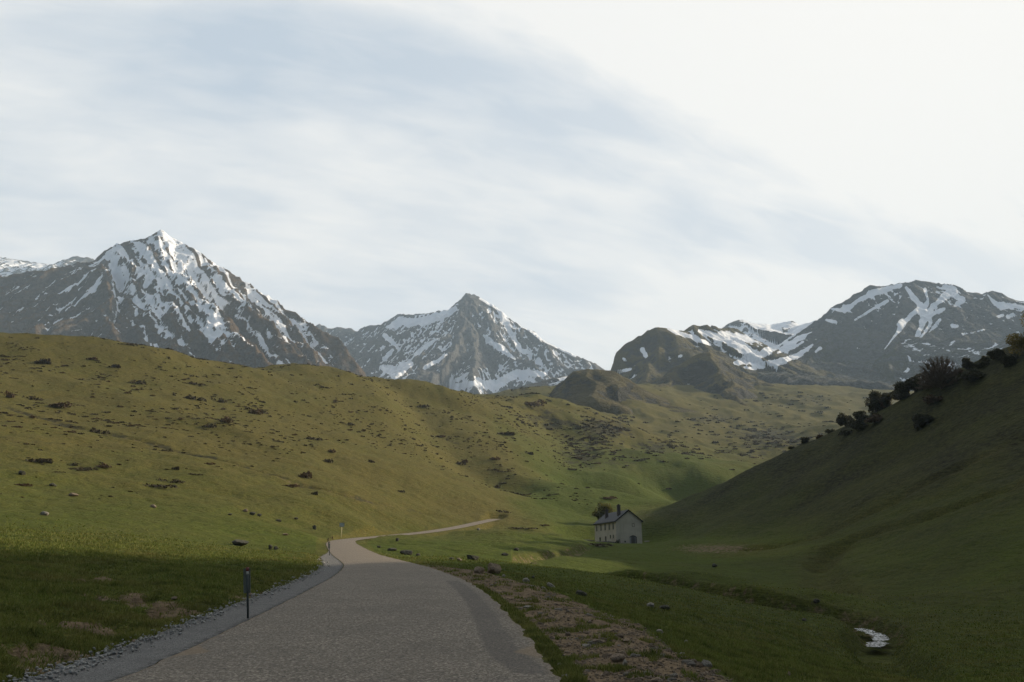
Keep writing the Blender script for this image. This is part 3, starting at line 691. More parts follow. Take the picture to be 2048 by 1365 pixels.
# middle peak
mountain("mountain", -1150, 560, 2350, 3950, 3.7, [
    (ridge((560, 660, 3900), (640, 650, 3850), (665, 658, 3850), (690, 655, 3850), (712, 662, 3820), (735, 652, 3800), (765, 648, 3780), (792, 628, 3760), (812, 631, 3740), (850, 627, 3700), (888, 622, 3680), (915, 612, 3640), (928, 597, 3620), (936, 589, 3600), (950, 589, 3600), (968, 600, 3590), (990, 612, 3580), (1015, 632, 3560), (1040, 648, 3530), (1090, 682, 3500), (1140, 708, 3480), (1190, 727, 3450), (1230, 760, 3450)), 1.05, 1000, .9),
    (ridge((940, 589, 3600), (935, 650, 3420), (950, 700, 3200), (945, 750, 2980), (960, 800, 2800)), 1.15, 450, .7),
    (ridge((940, 589, 3600), (1000, 680, 3350), (1080, 745, 3050), (1150, 790, 2800)), .85, 600, .8),
    (ridge((900, 620, 3660), (860, 690, 3350), (820, 745, 3050), (790, 800, 2800)), .95, 500, .8),
    (ridge((792, 628, 3760), (760, 680, 3500), (740, 740, 3200), (710, 790, 2950)), .95, 500, .8),
    (ridge((1060, 660, 3510), (1110, 720, 3300), (1180, 760, 3100)), .9, 500, .8)],
    M_MTC, [(860, 645, .62, 25), (830, 650, .58, 25), (950, 600, .25, 14), (940, 650, .30, 22), (960, 700, .20, 28), (900, 740, .28, 22), (1000, 640, .50, 25), (1050, 680, .52, 30), (1100, 710, .46, 25), (1020, 700, .34, 20), (770, 690, .42, 28), (700, 670, .36, 28), (720, 720, .28, 28), (800, 730, .66, 20),
            (880, 700, .45, 20), (1010, 750, .60, 30), (930, 775, .75, 22), (1100, 760, .55, 35), (1000, 780, .62, 25), (660, 660, .25, 20), (850, 750, .2, 20)],
    lambda px, py, sl, H, conc: np.clip(.08 - .3 * (sl - .7), 0, 1), seed=300, dirs=(940, 50, (-.35, -.93), (.45, -.9)),
    snow_off=[(((940, 598), (930, 640), (918, 690), (905, 735)), (7, 12, 15, 14)), (((935, 640), (960, 690), (985, 735)), (6, 16, 14)), (((700, 735), (690, 750)), (14, 14))],
    snow_lines=[(((775, 655), (800, 645), (840, 645), (880, 632), (910, 618)), (4, 9, 8, 8, 5)), (((770, 672), (790, 690), (800, 700)), (5, 4, 2)), (((835, 705), (855, 690), (875, 678)), (5, 4, 2)), (((770, 718), (785, 700)), (5, 3)), (((850, 735), (875, 722), (895, 708)), (4, 4, 2)),
    (((1000, 622), (1012, 645), (1020, 662), (1040, 700), (1062, 708)), (6, 7, 5, 5, 3)), (((950, 668), (975, 680), (1005, 700), (1030, 718)), (4, 7, 6, 2)), (((960, 598), (985, 612), (1030, 640), (1085, 680), (1150, 712)), (2, 2.5, 3, 3, 3)), (((1000, 735), (990, 720), (975, 715)), (5, 3, 2)), (((905, 775), (960, 765), (985, 772), (1040, 745), (1090, 748)), (7, 7, 9, 7, 5)), (((885, 770), (925, 755), (935, 745)), (4, 4, 1)), (((765, 735), (790, 745), (820, 728)), (6, 13, 7))])
# high snow bowl between the right summit and the brown ridge
mountain("mountain", 620, 1560, 2200, 3500, 5.5, [
    (ridge((1380, 700, 2800), (1440, 662, 2950), (1462, 646, 3000), (1476, 640, 3000), (1500, 645, 3080), (1535, 649, 3150), (1560, 647, 3150), (1582, 643, 3100), (1600, 650, 3080), (1640, 640, 3000), (1700, 640, 2950)), .55, 900, .35),
    (ridge((1476, 640, 3000), (1500, 665, 2850), (1525, 678, 2760)), .75, 500, .4)],
    M_MTC, [(1520, 660, .85, 25), (1560, 655, .8, 25), (1480, 655, .50, 15), (1450, 665, .55, 18), (1600, 655, .7, 20), (1500, 680, .75, 20), (1510, 720, .7, 30)], lambda px, py, sl, H, conc: 0 * px + .1, seed=400, amp=.5)
# right summit
mountain("mountain", 560, 2350, 1450, 2850, 3.5, [
    (ridge((1560, 690, 2500), (1590, 668, 2550), (1640, 634, 2600), (1680, 606, 2620), (1710, 590, 2640), (1740, 573, 2650), (1790, 568, 2660), (1832, 561, 2650), (1870, 566, 2650), (1910, 569, 2630), (1942, 585, 2600), (1965, 588, 2600), (1980, 581, 2590), (2000, 600, 2580), (2048, 610, 2550), (2150, 630, 2500), (2350, 640, 2450)), .95, 900, .55),
    (ridge((1832, 561, 2650), (1800, 620, 2450), (1790, 680, 2200), (1770, 760, 1900)), .70, 600, .45),
    (ridge((1680, 606, 2620), (1660, 660, 2400), (1620, 720, 2150), (1580, 775, 1900)), .75, 600, .45),
    (ridge((1980, 581, 2590), (1940, 640, 2400), (1900, 700, 2150), (1870, 770, 1900)), .70, 600, .45),
    (ridge((2150, 630, 2500), (2080, 690, 2250), (2050, 740, 2000)), .7, 600, .45)],
    M_MTR, [(1750, 585, .52, 18), (1830, 580, .42, 18), (1900, 585, .60, 20), (1700, 620, .34, 25), (1960, 600, .22, 18), (2030, 610, .55, 16), (1800, 640, .20, 40), (1700, 700, .10, 50), (1900, 680, .10, 50), (2000, 680, .12, 40), (1850, 620, .25, 20), (1600, 720, .1, 40), (1560, 660, .5, 18)],
    lambda px, py, sl, H, conc: np.clip(.62 - .45 * (sl - .7) + .004 * (py - 680), 0, 1), seed=500, amp=.75, dirs=(1860, 80, (-.1, -1), (.05, -1)), ra=.6,
    snow_off=BOWL_OFF, snow_lines=BOWL + [(((1812, 575), (1826, 595), (1838, 610), (1846, 626), (1850, 638), (1842, 655), (1834, 672), (1828, 688), (1815, 706), (1822, 726), (1816, 740), (1806, 748)), (3, 5, 6, 10, 9, 5, 4, 3, 2.5, 2, 3, 2)),
                (((1905, 580), (1885, 598), (1868, 612), (1852, 628), (1862, 645), (1852, 662), (1838, 680)), (10, 6, 5, 7, 4, 3, 1)),
                (((1850, 578), (1856, 600), (1848, 622)), (3, 3, 6)), (((1888, 618), (1872, 625), (1862, 632)), (3, 4, 4)), (((1880, 640), (1868, 655), (1858, 665)), (3, 3, 1)),
                (((1836, 618), (1820, 632), (1806, 650), (1790, 672), (1768, 700)), (4, 4, 6, 2, 1)), (((1795, 650), (1805, 640)), (3, 3)),
                (((1690, 618), (1702, 612), (1716, 602), (1740, 590), (1770, 580), (1800, 572)), (8, 5, 3.5, 7, 6, 4)), (((1662, 618), (1690, 622), (1704, 612)), (2, 5, 4)), (((1710, 640), (1740, 622), (1775, 602)), (2, 2.5, 3)), (((1650, 640), (1672, 644)), (2, 4)),
                (((1666, 733), (1695, 728), (1708, 718), (1706, 712)), (1, 4, 5, 3)), (((1690, 708), (1702, 702)), (4, 3)), (((1672, 740), (1680, 745), (1684, 752), (1680, 768)), (2, 3, 2.5, 2)), (((1718, 735), (1705, 752), (1692, 766)), (2, 2, 1)),
                (((1905, 652), (1915, 652)), (4, 4)), (((1997, 634), (2006, 631)), (3, 3)), (((2017, 633), (2026, 630)), (4.5, 4.5)), (((1940, 700), (1955, 686), (2000, 690)), (1, 2, 2)), (((1925, 668), (1945, 666), (1968, 660)), (2, 1.5, 1.5)), (((2000, 612), (2030, 612), (2060, 618)), (8, 4, 5)),
                (((1975, 590), (1990, 606), (2002, 616)), (1, 5, 5)), (((1890, 575), (1925, 600), (1910, 612)), (6, 6, 3))])
# lower snow tongues and dark shelves at the mouth of the bowl
mountain("mountain", 480, 1350, 1500, 2500, 4.0, [
    (ridge((1400, 740, 2150), (1480, 720, 2250), (1530, 700, 2350), (1590, 672, 2420), (1650, 640, 2480)), .5, 700, .4),
    (ridge((1380, 690, 2250), (1440, 672, 2350), (1520, 690, 2450)), .55, 600, .4),
    (ridge((1500, 760, 1800), (1600, 762, 1800), (1720, 775, 1700)), .6, 500, .5),
    (ridge((1480, 720, 2250), (1500, 750, 1950), (1520, 790, 1700)), .6, 500, .5)],
    M_MTR, [(1500, 700, .62, 18), (1540, 710, .58, 18), (1520, 728, .66, 16), (1580, 700, .5, 20), (1480, 690, .5, 14), (1600, 740, .1, 30), (1500, 765, .1, 25), (1440, 740, .1, 25), (1640, 700, .2, 20), (1545, 690, .3, 8)],
    lambda px, py, sl, H, conc: np.clip(.5 - .3 * (sl - .6), 0, 1), seed=600, amp=.5,
    snow_off=BOWL_OFF, snow_lines=BOWL + [(((1486, 738), (1510, 726), (1560, 722), (1600, 712), (1635, 692)), (4, 7, 5, 4, 2)), (((1500, 705), (1520, 715), (1560, 700), (1610, 670), (1630, 655)), (5, 6, 6, 5, 3))])
# brown grassy ridge with snow on its far shoulder
mountain("hill", 180, 900, 1400, 2300, 3.4, [
    (ridge((1150, 780, 1850), (1190, 738, 1880), (1215, 716, 1900), (1250, 690, 1910), (1285, 670, 1920), (1320, 655, 1930), (1345, 660, 1960), (1372, 663, 1990), (1388, 651, 2020), (1408, 652, 2040), (1422, 661, 2060), (1430, 650, 2080), (1442, 654, 2100), (1470, 656, 2150), (1500, 680, 2200), (1540, 720, 2250)), .80, 700, .4),
    (ridge((1320, 655, 1930), (1312, 720, 1760), (1296, 765, 1620)), .7, 500, .4),
    (ridge((1388, 651, 2020), (1420, 700, 1850), (1450, 750, 1650)), .7, 500, .5),
    (ridge((1440, 655, 2100), (1480, 705, 1950), (1500, 745, 1800)), .75, 500, .5)],
    M_HILL, [(1300, 668, .1, 25), (1370, 668, .50, 12), (1400, 668, .55, 14), (1440, 672, .62, 14), (1470, 680, .62, 14), (1290, 715, .34, 22), (1250, 720, .12, 25), (1350, 710, .2, 22), (1400, 700, .3, 15), (1480, 710, .55, 12), (1250, 742, .42, 12), (1450, 730, .15, 20), (1400, 750, .05, 30), (1340, 690, .1, 15)],
    lambda px, py, sl, H, conc: np.clip(.80 - .5 * (sl - .5) - .25 * conc, 0, 1), seed=700, amp=.55, snow_lines=BOWL)
# brown triangle in front of it
mountain("hill", 150, 900, 1050, 1750, 3.0, [
    (ridge((1240, 790, 1450), (1290, 768, 1460), (1340, 736, 1480), (1395, 713, 1500), (1425, 707, 1500), (1455, 716, 1500), (1480, 735, 1480), (1520, 756, 1460), (1600, 790, 1440)), .62, 500, .35),
    (ridge((1425, 707, 1500), (1432, 740, 1390), (1455, 775, 1280), (1470, 800, 1180)), .75, 350, .4),
    (ridge((1340, 736, 1480), (1330, 765, 1380), (1310, 790, 1250)), .6, 350, .35)],
    M_HILL, [(1400, 740, .12, 60), (1340, 745, .22, 16), (1470, 760, .25, 20)], lambda px, py, sl, H, conc: np.clip(.72 - .7 * (sl - .5) - .25 * conc, 0, 1), seed=800, amp=.4, lam=80)
# rounded knob at the edge of the snow field
mountain("hill", -20, 420, 850, 1350, 2.4, [
    (ridge((1040, 830, 1050), (1090, 795, 1080), (1130, 766, 1100), (1158, 744, 1110), (1190, 737, 1120), (1225, 745, 1120), (1260, 765, 1120), (1310, 790, 1100)), .52, 300, .3),
    (ridge((1190, 737, 1120), (1180, 775, 1020), (1190, 805, 930)), .5, 300, .25)],
    M_HILL, [(1190, 760, .05, 90)], lambda px, py, sl, H, conc: np.clip(.85 - .9 * (sl - .42) + .1 * sstep(px, 1130, 1200) - .2 * conc, 0, 1), seed=900, amp=.25, lam=60)
# snow-streaked shelf under the middle peak
mountain("hill", -250, 400, 1500, 2400, 4.0, [
    (ridge((880, 830, 1900), (960, 800, 1950), (1030, 775, 2000), (1080, 762, 2050), (1130, 752, 2100), (1180, 742, 2150), (1240, 740, 2200)), .40, 700, .35)],
    M_MTR, [(1080, 770, .50, 20), (1130, 760, .52, 20), (1040, 790, .40, 16), (1100, 785, .33, 16), (1170, 750, .35, 15), (1000, 800, .4, 20)], lambda px, py, sl, H, conc: 0 * px + .4, seed=950, amp=.35, lam=70)

# ------------------------------------------------------------------ vegetation and stones
def leaf_mesh(name, centers, size, mat, jitter=1.0, rng=None, link=True, parent=None):
    """many small leaf quads at given points"""
    rng = rng or RNG; n = len(centers)
    a = rng.normal(size=(n, 3)); a /= np.linalg.norm(a, axis=1)[:, None]
    b = np.cross(a, rng.normal(size=(n, 3))); b /= np.linalg.norm(b, axis=1)[:, None]
    sz = (size * (.6 + .8 * rng.random(n)))[:, None] if np.isscalar(size) else (size * (.6 + .8 * rng.random(n)))[:, None]
    c4 = np.stack([centers - a * sz, centers - b * sz * .6, centers + a * sz, centers + b * sz * .6], 1).reshape(-1, 3)
    return mesh_np(name, c4, np.arange(n * 4).reshape(n, 4), mat, {'rnd': np.repeat(rng.random(n), 4)}, smooth=False, link=link, parent=parent)
def mk_leaf(name, c1, c2, transl=.2):
    m, t = new_mat(name); pos = t.n('ShaderNodeNewGeometry').outputs['Position']
    c = t.mix(t.attr('rnd'), c1, c2); c = t.mix(t.ss(t.noise(pos, .8, 4, .6), .35, .65, 0, .5), c, tuple(x * .5 for x in c1))
    finish(t, c, .75, None, .1, 1, .2, transl); return m
M_HEATH = mk_leaf("heather_leaf", (0.064, 0.047, 0.027), (0.046, 0.042, 0.022))
M_HEATHB = mk_leaf("dead_bracken", (0.12, 0.078, 0.042), (0.07, 0.05, 0.028))
M_HOLLY = mk_leaf("dark_evergreen_leaf", (0.050, 0.052, 0.026), (0.080, 0.074, 0.038), .25)
M_BEECH = mk_leaf("budding_twig", (0.17, 0.13, 0.09), (0.13, 0.10, 0.07), .25)
M_SPRING = mk_leaf("young_leaf", (0.20, 0.15, 0.035), (0.13, 0.12, 0.03), .4)
M_GREENT = mk_leaf("spring_green_leaf", (0.15, 0.14, 0.035), (0.09, 0.095, 0.028), .4)
M_BARK = simple("bark", (0.10, 0.085, 0.07), (0.06, 0.05, 0.04), 4, .9)

def rock_mesh(name, seed, mat, sx=1, sy=1, sz=1, sub=3, link=True, cut=.35):
    import bmesh
    bm = bmesh.new(); bmesh.ops.create_icosphere(bm, subdivisions=sub, radius=1)
    rr = random.Random(seed)
    planes = [(Vector((rr.gauss(0, 1), rr.gauss(0, 1), rr.gauss(0, .8))).normalized(), rr.uniform(.55, .92)) for _ in range(11)]
    for v in bm.verts:
        p = v.co.copy()
        for n, dd in planes:
            e = p.dot(n) - dd
            if e > 0: p -= n * e
        q = p * 2.3
        k = 1 + .09 * float(pn(np.array([q.x + seed]), np.array([q.y + q.z * 1.7]), 3)[0]) + .04 * float(pn(np.array([q.x * 3 + seed]), np.array([q.y * 3 - q.z * 3]), 5)[0])
        v.co = Vector((p.x * sx, p.y * sy, p.z * sz)) * k
    me = bpy.data.meshes.new(name); bm.to_mesh(me); bm.free(); me.materials.append(mat)
    o = bpy.data.objects.new(name, me)
    if link: COL.objects.link(o)
    return o
def mk_rock(name, c1, c2, lichen=(0.25, 0.24, 0.2)):
    m, t = new_mat(name); tc = t.n('ShaderNodeTexCoord').outputs['Object']
    n1 = t.noise(tc, 1.6, 7, .65); n2 = t.noise(tc, 7, 6, .7)
    c = t.mix(t.ss(n1, .32, .68), c1, c2); c = t.mix(t.ss(n2, .56, .66, 0, .6), c, lichen); c = t.mix(t.ss(n2, .42, .3, 0, .6), c, tuple(x * .35 for x in c1))
    finish(t, c, .9, t.math('ADD', n1, n2), .12, 1, .2); return m
M_RDARK = mk_rock("dark_mossy_stone", (0.085, 0.075, 0.065), (0.055, 0.058, 0.04), (0.14, 0.13, 0.11))
M_RTAN = mk_rock("tan_stone", (0.27, 0.21, 0.15), (0.19, 0.145, 0.105), (0.36, 0.30, 0.23))
M_RPALE = mk_rock("pale_stone", (0.34, 0.31, 0.26), (0.22, 0.20, 0.17), (0.42, 0.40, 0.35))
M_GRAV = mk_rock("grey_gravel", (0.46, 0.45, 0.42), (0.27, 0.27, 0.265), (0.55, 0.54, 0.5))

# individual boulders: px, py of the foot, width px, height px, material, turn, tilt, label, name
BOUL = [
 (478, 1092, 36, 13, M_RDARK, 0.1, 0, "long dark flat-topped boulder with a sunlit right end on the grass left of the road", "boulder"),
 (540, 1099, 11, 9, M_RDARK, .4, 0, "small dark pointed boulder, left one of a touching pair above the bank", "boulder"),
 (552, 1100, 10, 8, M_RDARK, 1.4, 0, "small grey boulder, right one of a touching pair above the dark bank", "boulder"),
 (628, 1059, 9, 9, M_RDARK, .3, 0, "small upright dome-shaped dark stone on the grass left of the white sign", "boulder"),
 (490, 1025, 11, 6, M_RTAN, .3, 0, "low tan stone, uppermost of the cluster of four on the left pasture", "boulder"),
 (504, 1031, 13, 7, M_RDARK, .8, 0, "dark squat boulder in the middle of the cluster on the left pasture", "boulder"),
 (518, 1034, 11, 6, M_RDARK, 1.8, 0, "dark boulder at the right end of the cluster on the left pasture", "boulder"),
 (459, 1031, 11, 4, M_RDARK, 2.8, 0, "very flat dark stone left of the cluster on the left pasture", "boulder"),
 (557, 1044, 11, 5, M_RDARK, 1.0, 0, "lone flat dark stone between the stone cluster and the dome-shaped stone", "boulder"),
 (592, 1040, 8, 5, M_RDARK, 2.0, 0, "tiny dark stone uphill of the dome-shaped stone", "boulder"),
 (570, 1071, 12, 4, M_RTAN, 2.5, 0, "flat tan stone sunk in the grass below the dome-shaped stone", "boulder"),
 (306, 1016, 12, 7, M_RTAN, .5, 0, "brownish stone alone in the middle of the left pasture", "boulder"),
 (87, 1031, 17, 8, M_RPALE, .2, 0, "pale rounded stone lying on the grass near the left edge", "boulder"),
 (146, 993, 18, 7, M_RTAN, .6, 0, "brown low boulder above the pale stone at the left", "boulder"),
 (42, 950, 17, 9, M_RDARK, .9, 0, "grey boulder in the rough strip at the far left", "boulder"),
 (105, 973, 14, 6, M_RDARK, 1.9, 0, "dark brown boulder upslope of the brown low boulder at the left", "boulder"),
 (812, 1110, 25, 12, M_RDARK, .2, 0, "large brown-topped boulder on the green strip right of the bend", "boulder"),
 (783, 1102, 20, 6, M_RDARK, 1.2, 0, "low dark boulder left of the large brown-topped one by the bend", "boulder"),
 (757, 1096, 8, 5, M_RDARK, .2, 0, "small dark stone nearest the inside of the road bend", "boulder"),
 (795, 1083, 8, 8, M_RDARK, 2.2, 0, "small upright dark stone just below the far road", "boulder"),
 (836, 1112, 11, 5, M_RDARK, 3.2, 0, "thin dark wedge stone right of the large brown-topped boulder", "boulder"),
 (944, 1121, 31, 12, M_RDARK, .15, 12, "long slab-like boulder tilted down to the right beside the stream gully", "boulder"),
 (918, 1123, 12, 7, M_RTAN, 1.1, 0, "small tan stone at the left foot of the tilted slab boulder", "boulder"),
 (903, 1120, 12, 5, M_RDARK, 2.1, 0, "flat dark stone farther left of the tilted slab boulder", "boulder"),
 (1009, 1112, 16, 6, M_RDARK, .7, 0, "dark stone on the brown edge of the stream gully", "boulder"),
 (1033, 1102, 11, 6, M_RDARK, 1.7, 0, "small dark boulder beyond the brown gully, before the house meadow", "boulder"),
 (987, 1149, 29, 25, M_RTAN, .35, 0, "biggest grey-brown boulder, upright with a peaked top on the verge", "boulder"),
 (957, 1148, 28, 14, M_RTAN, 1.3, 0, "low grey-brown boulder left of the peaked one", "boulder"),
 (1008, 1155, 8, 6, M_RPALE, .6, 20, "slim pale stone leaning at the right foot of the peaked boulder", "boulder"),
 (1053, 1166, 15, 10, M_RPALE, .5, 0, "pale pointed stone on the verge right of the peaked boulder", "boulder"),
 (1067, 1160, 11, 8, M_RDARK, 1.5, 0, "dark stone touching the pale pointed stone on its right", "boulder"),
 (1162, 1193, 26, 11, M_RDARK, .4, 0, "dark lichen-grey boulder half sunk in the grass below the verge", "boulder"),
 (957, 1061, 7, 5, M_RPALE, .3, 0, "tiny pale stone standing beside the far road", "boulder"),
 (1302, 1216, 16, 10, M_RPALE, .1, 0, "white rounded stone in the shaded meadow", "boulder"),
 (1329, 1220, 25, 9, M_RDARK, .7, 0, "dark flat boulder beside the white stone in the shaded meadow", "boulder"),
 (1430, 1134, 16, 7, M_RDARK, .7, 0, "dark lump of rock in the meadow right of the house", "boulder"),
 (1634, 1207, 16, 7, M_RDARK, 1.7, 0, "grey boulder near the dark stream bank, above the brown reeds", "boulder"),
 (1610, 1243, 14, 6, M_RDARK, 2.7, 0, "grey boulder on the near edge of the stream bank", "boulder"),
 (1579, 1352, 9, 8, M_RTAN, 2.7, 0, "small tan upright stone in the dark grass at the bottom right", "boulder"),
 (1131, 1362, 19, 13, M_RPALE, .3, 0, "pale angular stone at the asphalt edge at the bottom of the picture", "boulder"),
 (1158, 1364, 24, 8, M_RTAN, 1.0, 0, "tan low stone right of the pale angular one at the bottom", "boulder"),
 (1196, 1289, 32, 12, M_RTAN, .5, 0, "wide tan boulder in the middle of the rubble verge", "boulder"),
 (1174, 1295, 22, 7, M_RPALE, 1.1, 0, "flat pale slab left of the wide tan boulder", "boulder"),
 (1137, 1293, 14, 8, M_RTAN, 2.1, 0, "tan stone in the grass left of the flat pale slab", "boulder"),
 (1237, 1323, 32, 14, M_RTAN, .9, 0, "broad brown boulder low in the rubble verge", "boulder"),
 (1250, 1332, 14, 12, M_RPALE, 1.9, 0, "pale stone touching the broad brown boulder", "boulder"),
 (1372, 1287, 10, 6, M_RPALE, .9, 0, "small pale stone on the far rim of the rubble verge", "boulder"),
 (1321, 1269, 17, 9, M_RPALE, 1.5, 8, "pale jagged stone on the crest of the rubble verge", "boulder"),
 (1415, 1334, 24, 12, M_RPALE, .55, 28, "pale slab leaning on the far rim of the verge, nearest the corner", "boulder"),
 (1252, 1285, 18, 6, M_RTAN, 2.4, 0, "flat brown stone right of the wide tan boulder", "boulder"),
 (1368, 1318, 14, 7, M_RTAN, .4, 0, "tan stone low on the right part of the verge", "boulder"),
 (1150, 1333, 18, 7, M_RTAN, 1.4, 0, "tan stone behind the grass tuft at the asphalt edge", "boulder"),
 (1121, 1332, 12, 6, M_RPALE, 1.4, 0, "small pale stone lying right on the asphalt edge", "boulder"),
 (1056, 1216, 24, 4, M_RPALE, .25, 0, "thin bone-white slab on the verge halfway along the road", "boulder"),
 (1280, 1362, 20, 8, M_RTAN, .6, 0, "tan stone in the foremost grass tuft of the verge", "boulder"),
 (1313, 1364, 26, 9, M_RTAN, 1.6, 0, "brown stone at the bottom edge right of the foremost grass tuft", "boulder"),
 (228, 1315, 13, 9, M_RPALE, .6, 0, "pale block at the edge of the gravel left of the road", "boulder"),
 (348, 1200, 12, 6, M_RTAN, .6, 0, "brown stone in the torn turf of the left bank", "boulder"),
 (500, 1193, 12, 7, M_RTAN, .2, 20, "tan stone on the left bank just behind the near marker post", "boulder"),
 (266, 1290, 12, 12, M_RTAN, .9, 10, "tan clod-like stone low on the left bank above the gravel", "boulder"),
 (1103, 1177, 22, 8, M_RPALE, .5, 38, "long pale slab leaning steeply beside the shaded meadow", "boulder"),
]
for i, (px, py, wp, hp, mat, rz, tilt, lab, nm) in enumerate(BOUL):
    p = hit(px, py); k = mpp(p); w_, h_ = wp * k / 2, hp * k
    o = rock_mesh(nm, 40 + i * 3, mat, w_ * 1.08, w_ * .72, h_ * .62, 3)
    o.location = (p.x, p.y + w_ * .3, float(ground_z(p.x, p.y + w_ * .3)) + h_ * .36)
    o.rotation_euler = (0, math.radians(tilt), rz * .35)
    tag(o, lab, "boulder")

# rubble: individually the biggest stones of the verge, the rest as gravel
def rng_points(n, r0, r1, t0, t1, p=1.0):
    rr = r0 * (r1 / r0) ** (RNG.random(n)); a = t0 + (t1 - t0) * RNG.random(n); return rr * np.sin(a), rr * np.cos(a)
protos = [rock_mesh("stone", 300 + k, [M_RTAN, M_RPALE, M_RTAN, M_RPALE][k % 4], 1, .8, .6, 2, link=False) for k in range(8)]
x, y = rng_points(9000, 9.6, 46, -.08, .32)
vm = samp(VERGE, x, y) > .45; er = samp(eR, x, y); vm &= er > .3; x, y = x[vm], y[vm]
sel = RNG.permutation(len(x))[:170]
for k, i in enumerate(sel):
    q = protos[k % 8]; o = q.copy(); COL.objects.link(o) if k >= 8 else COL.objects.link(o)
    rr = float(math.hypot(x[i], y[i])); s_ = (.022 + .045 * RNG.random() ** 2.4) * (1 + rr / 38)
    o.scale = (s_ * (1 + .5 * RNG.random()), s_, s_ * (.6 + .4 * RNG.random())); o.rotation_euler = (0, 0, RNG.random() * 6.28)
    o.location = (x[i], y[i], float(ground_z(x[i], y[i])) + s_ * .15)
    tag(o, "fist-sized loose stone lying in the rubble of the right-hand verge", "stone", "loose stones on the rubble verge")
def pebbles(name, x, y, size, mat, label, zoff=0.0):
    n = len(x)
    ico = rock_mesh("tmp", 5, mat, 1, .8, .6, 1, link=False).data
    v0 = np.array([v.co[:] for v in ico.vertices]); f0 = np.array([p.vertices[:] for p in ico.polygons])
    a = RNG.random(n) * 6.28; ca, sa = np.cos(a), np.sin(a)
    sc = size[:, None, None] * (1 + .5 * RNG.random((n, 1, 3)) - .2)
    v = v0[None] * sc + RNG.normal(size=(n, len(v0), 3)) * size[:, None, None] * .10
    vx = v[..., 0] * ca[:, None] - v[..., 1] * sa[:, None]; vy = v[..., 0] * sa[:, None] + v[..., 1] * ca[:, None]
    co = np.stack([vx + x[:, None], vy + y[:, None], v[..., 2] + ground_z(x, y)[:, None] + zoff + size[:, None] * .2], -1).reshape(-1, 3)
    f = (f0[None] + (np.arange(n) * len(v0))[:, None, None]).reshape(-1, 3)
    o = mesh_np(name, co, f, mat, smooth=False); tag(o, label, "gravel", kind='stuff'); return o
x, y = rng_points(24000, 9.4, 52, -.1, .34); vm = samp(VERGE, x, y) > .3; vm &= samp(eR, x, y) > .1
# fewer stones in grassy patches
vm &= fbm(x / 1.1, y / 1.1, 3, 120) > -.35
x, y = x[vm], y[vm]; pebbles("gravel", x, y, (.008 + .022 * RNG.random(len(x)) ** 2) * (1 + np.hypot(x, y) / 45), M_RTAN, "brown gravel and small rubble strewn over the right verge")
x, y = rng_points(60000, 8.5, 62, -.66, -.02); e = samp(eL, x, y) - 1.17
vm = (np.abs(e + .06) < .05 + .40 * RNG.random(len(x)) ** 2); x, y = x[vm][:16000], y[vm][:16000]
pebbles("gravel", x, y, (.010 + .030 * RNG.random(len(x)) ** 2.2) * (1 + np.hypot(x, y) / 60), M_GRAV, "grey crushed gravel along the left edge of the road shoulder", .06)

# ---- grass blades near the road
def blades(n, r0, r1, t0, t1, seed, hscale=1.0, cond=None, dens=None):
    x, y = rng_points(n, r0, r1, t0, t1); rr = np.hypot(x, y)
    kp = RNG.random(n) > sstep(rr, 25, r1) ** .7; x, y, rr = x[kp], y[kp], rr[kp]
    ok = ((samp(eL, x, y) - 1.12 > .10) | (samp(eR, x, y) > .10)) & ((samp(dS, x, y) > .9) | (rr < 50) | (rr > 61))
    vg = samp(VERGE, x, y); db = samp(dirt, x, y)
    ok &= ~((vg > .3) & (fbm(x / .9, y / .9, 3, 120) > -.32)); ok &= ~((db > .45) & (RNG.random(len(x)) < .75) & (vg <= .3))
    x, y, rr = x[ok], y[ok], rr[ok]; n = len(x)
    z = ground_z(x, y)
    tuft = np.clip(fbm(x / .5, y / .5, 3, 130) + .35 * fbm(x / 2.5, y / 2.5, 2, 133) , -.5, 1.0)
    h = (.034 + .034 * RNG.random(n) + .075 * np.clip(tuft, -.3, 1)) * hscale * (1 + rr / 130)
    w = .0042 * (1 + rr / 7.0)
    a = RNG.random(n) * 6.28; lx = RNG.normal(size=n) * h * .5; ly = RNG.normal(size=n) * h * .5
    ca, sa = np.cos(a) * w, np.sin(a) * w
    v = np.stack([np.stack([x - ca, y - sa, z - .01], -1), np.stack([x + ca, y + sa, z - .01], -1), np.stack([x + lx, y + ly, z + h], -1)], 1).reshape(-1, 3)
    at = {'rnd': np.repeat(RNG.random(n), 3)}
    for nm, F in (('dry', dry), ('dirt', dirt * .3), ('scrub', scrub), ('moor_shade', moor_shade)): at[nm] = np.repeat(samp(F, x, y), 3)
    return v, at
va, aa = blades(420000, 8.8, 95, -.72, -.02, 1)
vb, ab = blades(380000, 9.5, 95, -.02, .72, 2, .9)
v = np.vstack([va, vb]); at = {k: np.concatenate([aa[k], ab[k]]) for k in aa}
g = mesh_np("grass", v, np.arange(len(v)).reshape(-1, 3), M_BLADE, at, smooth=False)
tag(g, "short green grass on the banks and verges beside the road", "grass", kind='stuff')

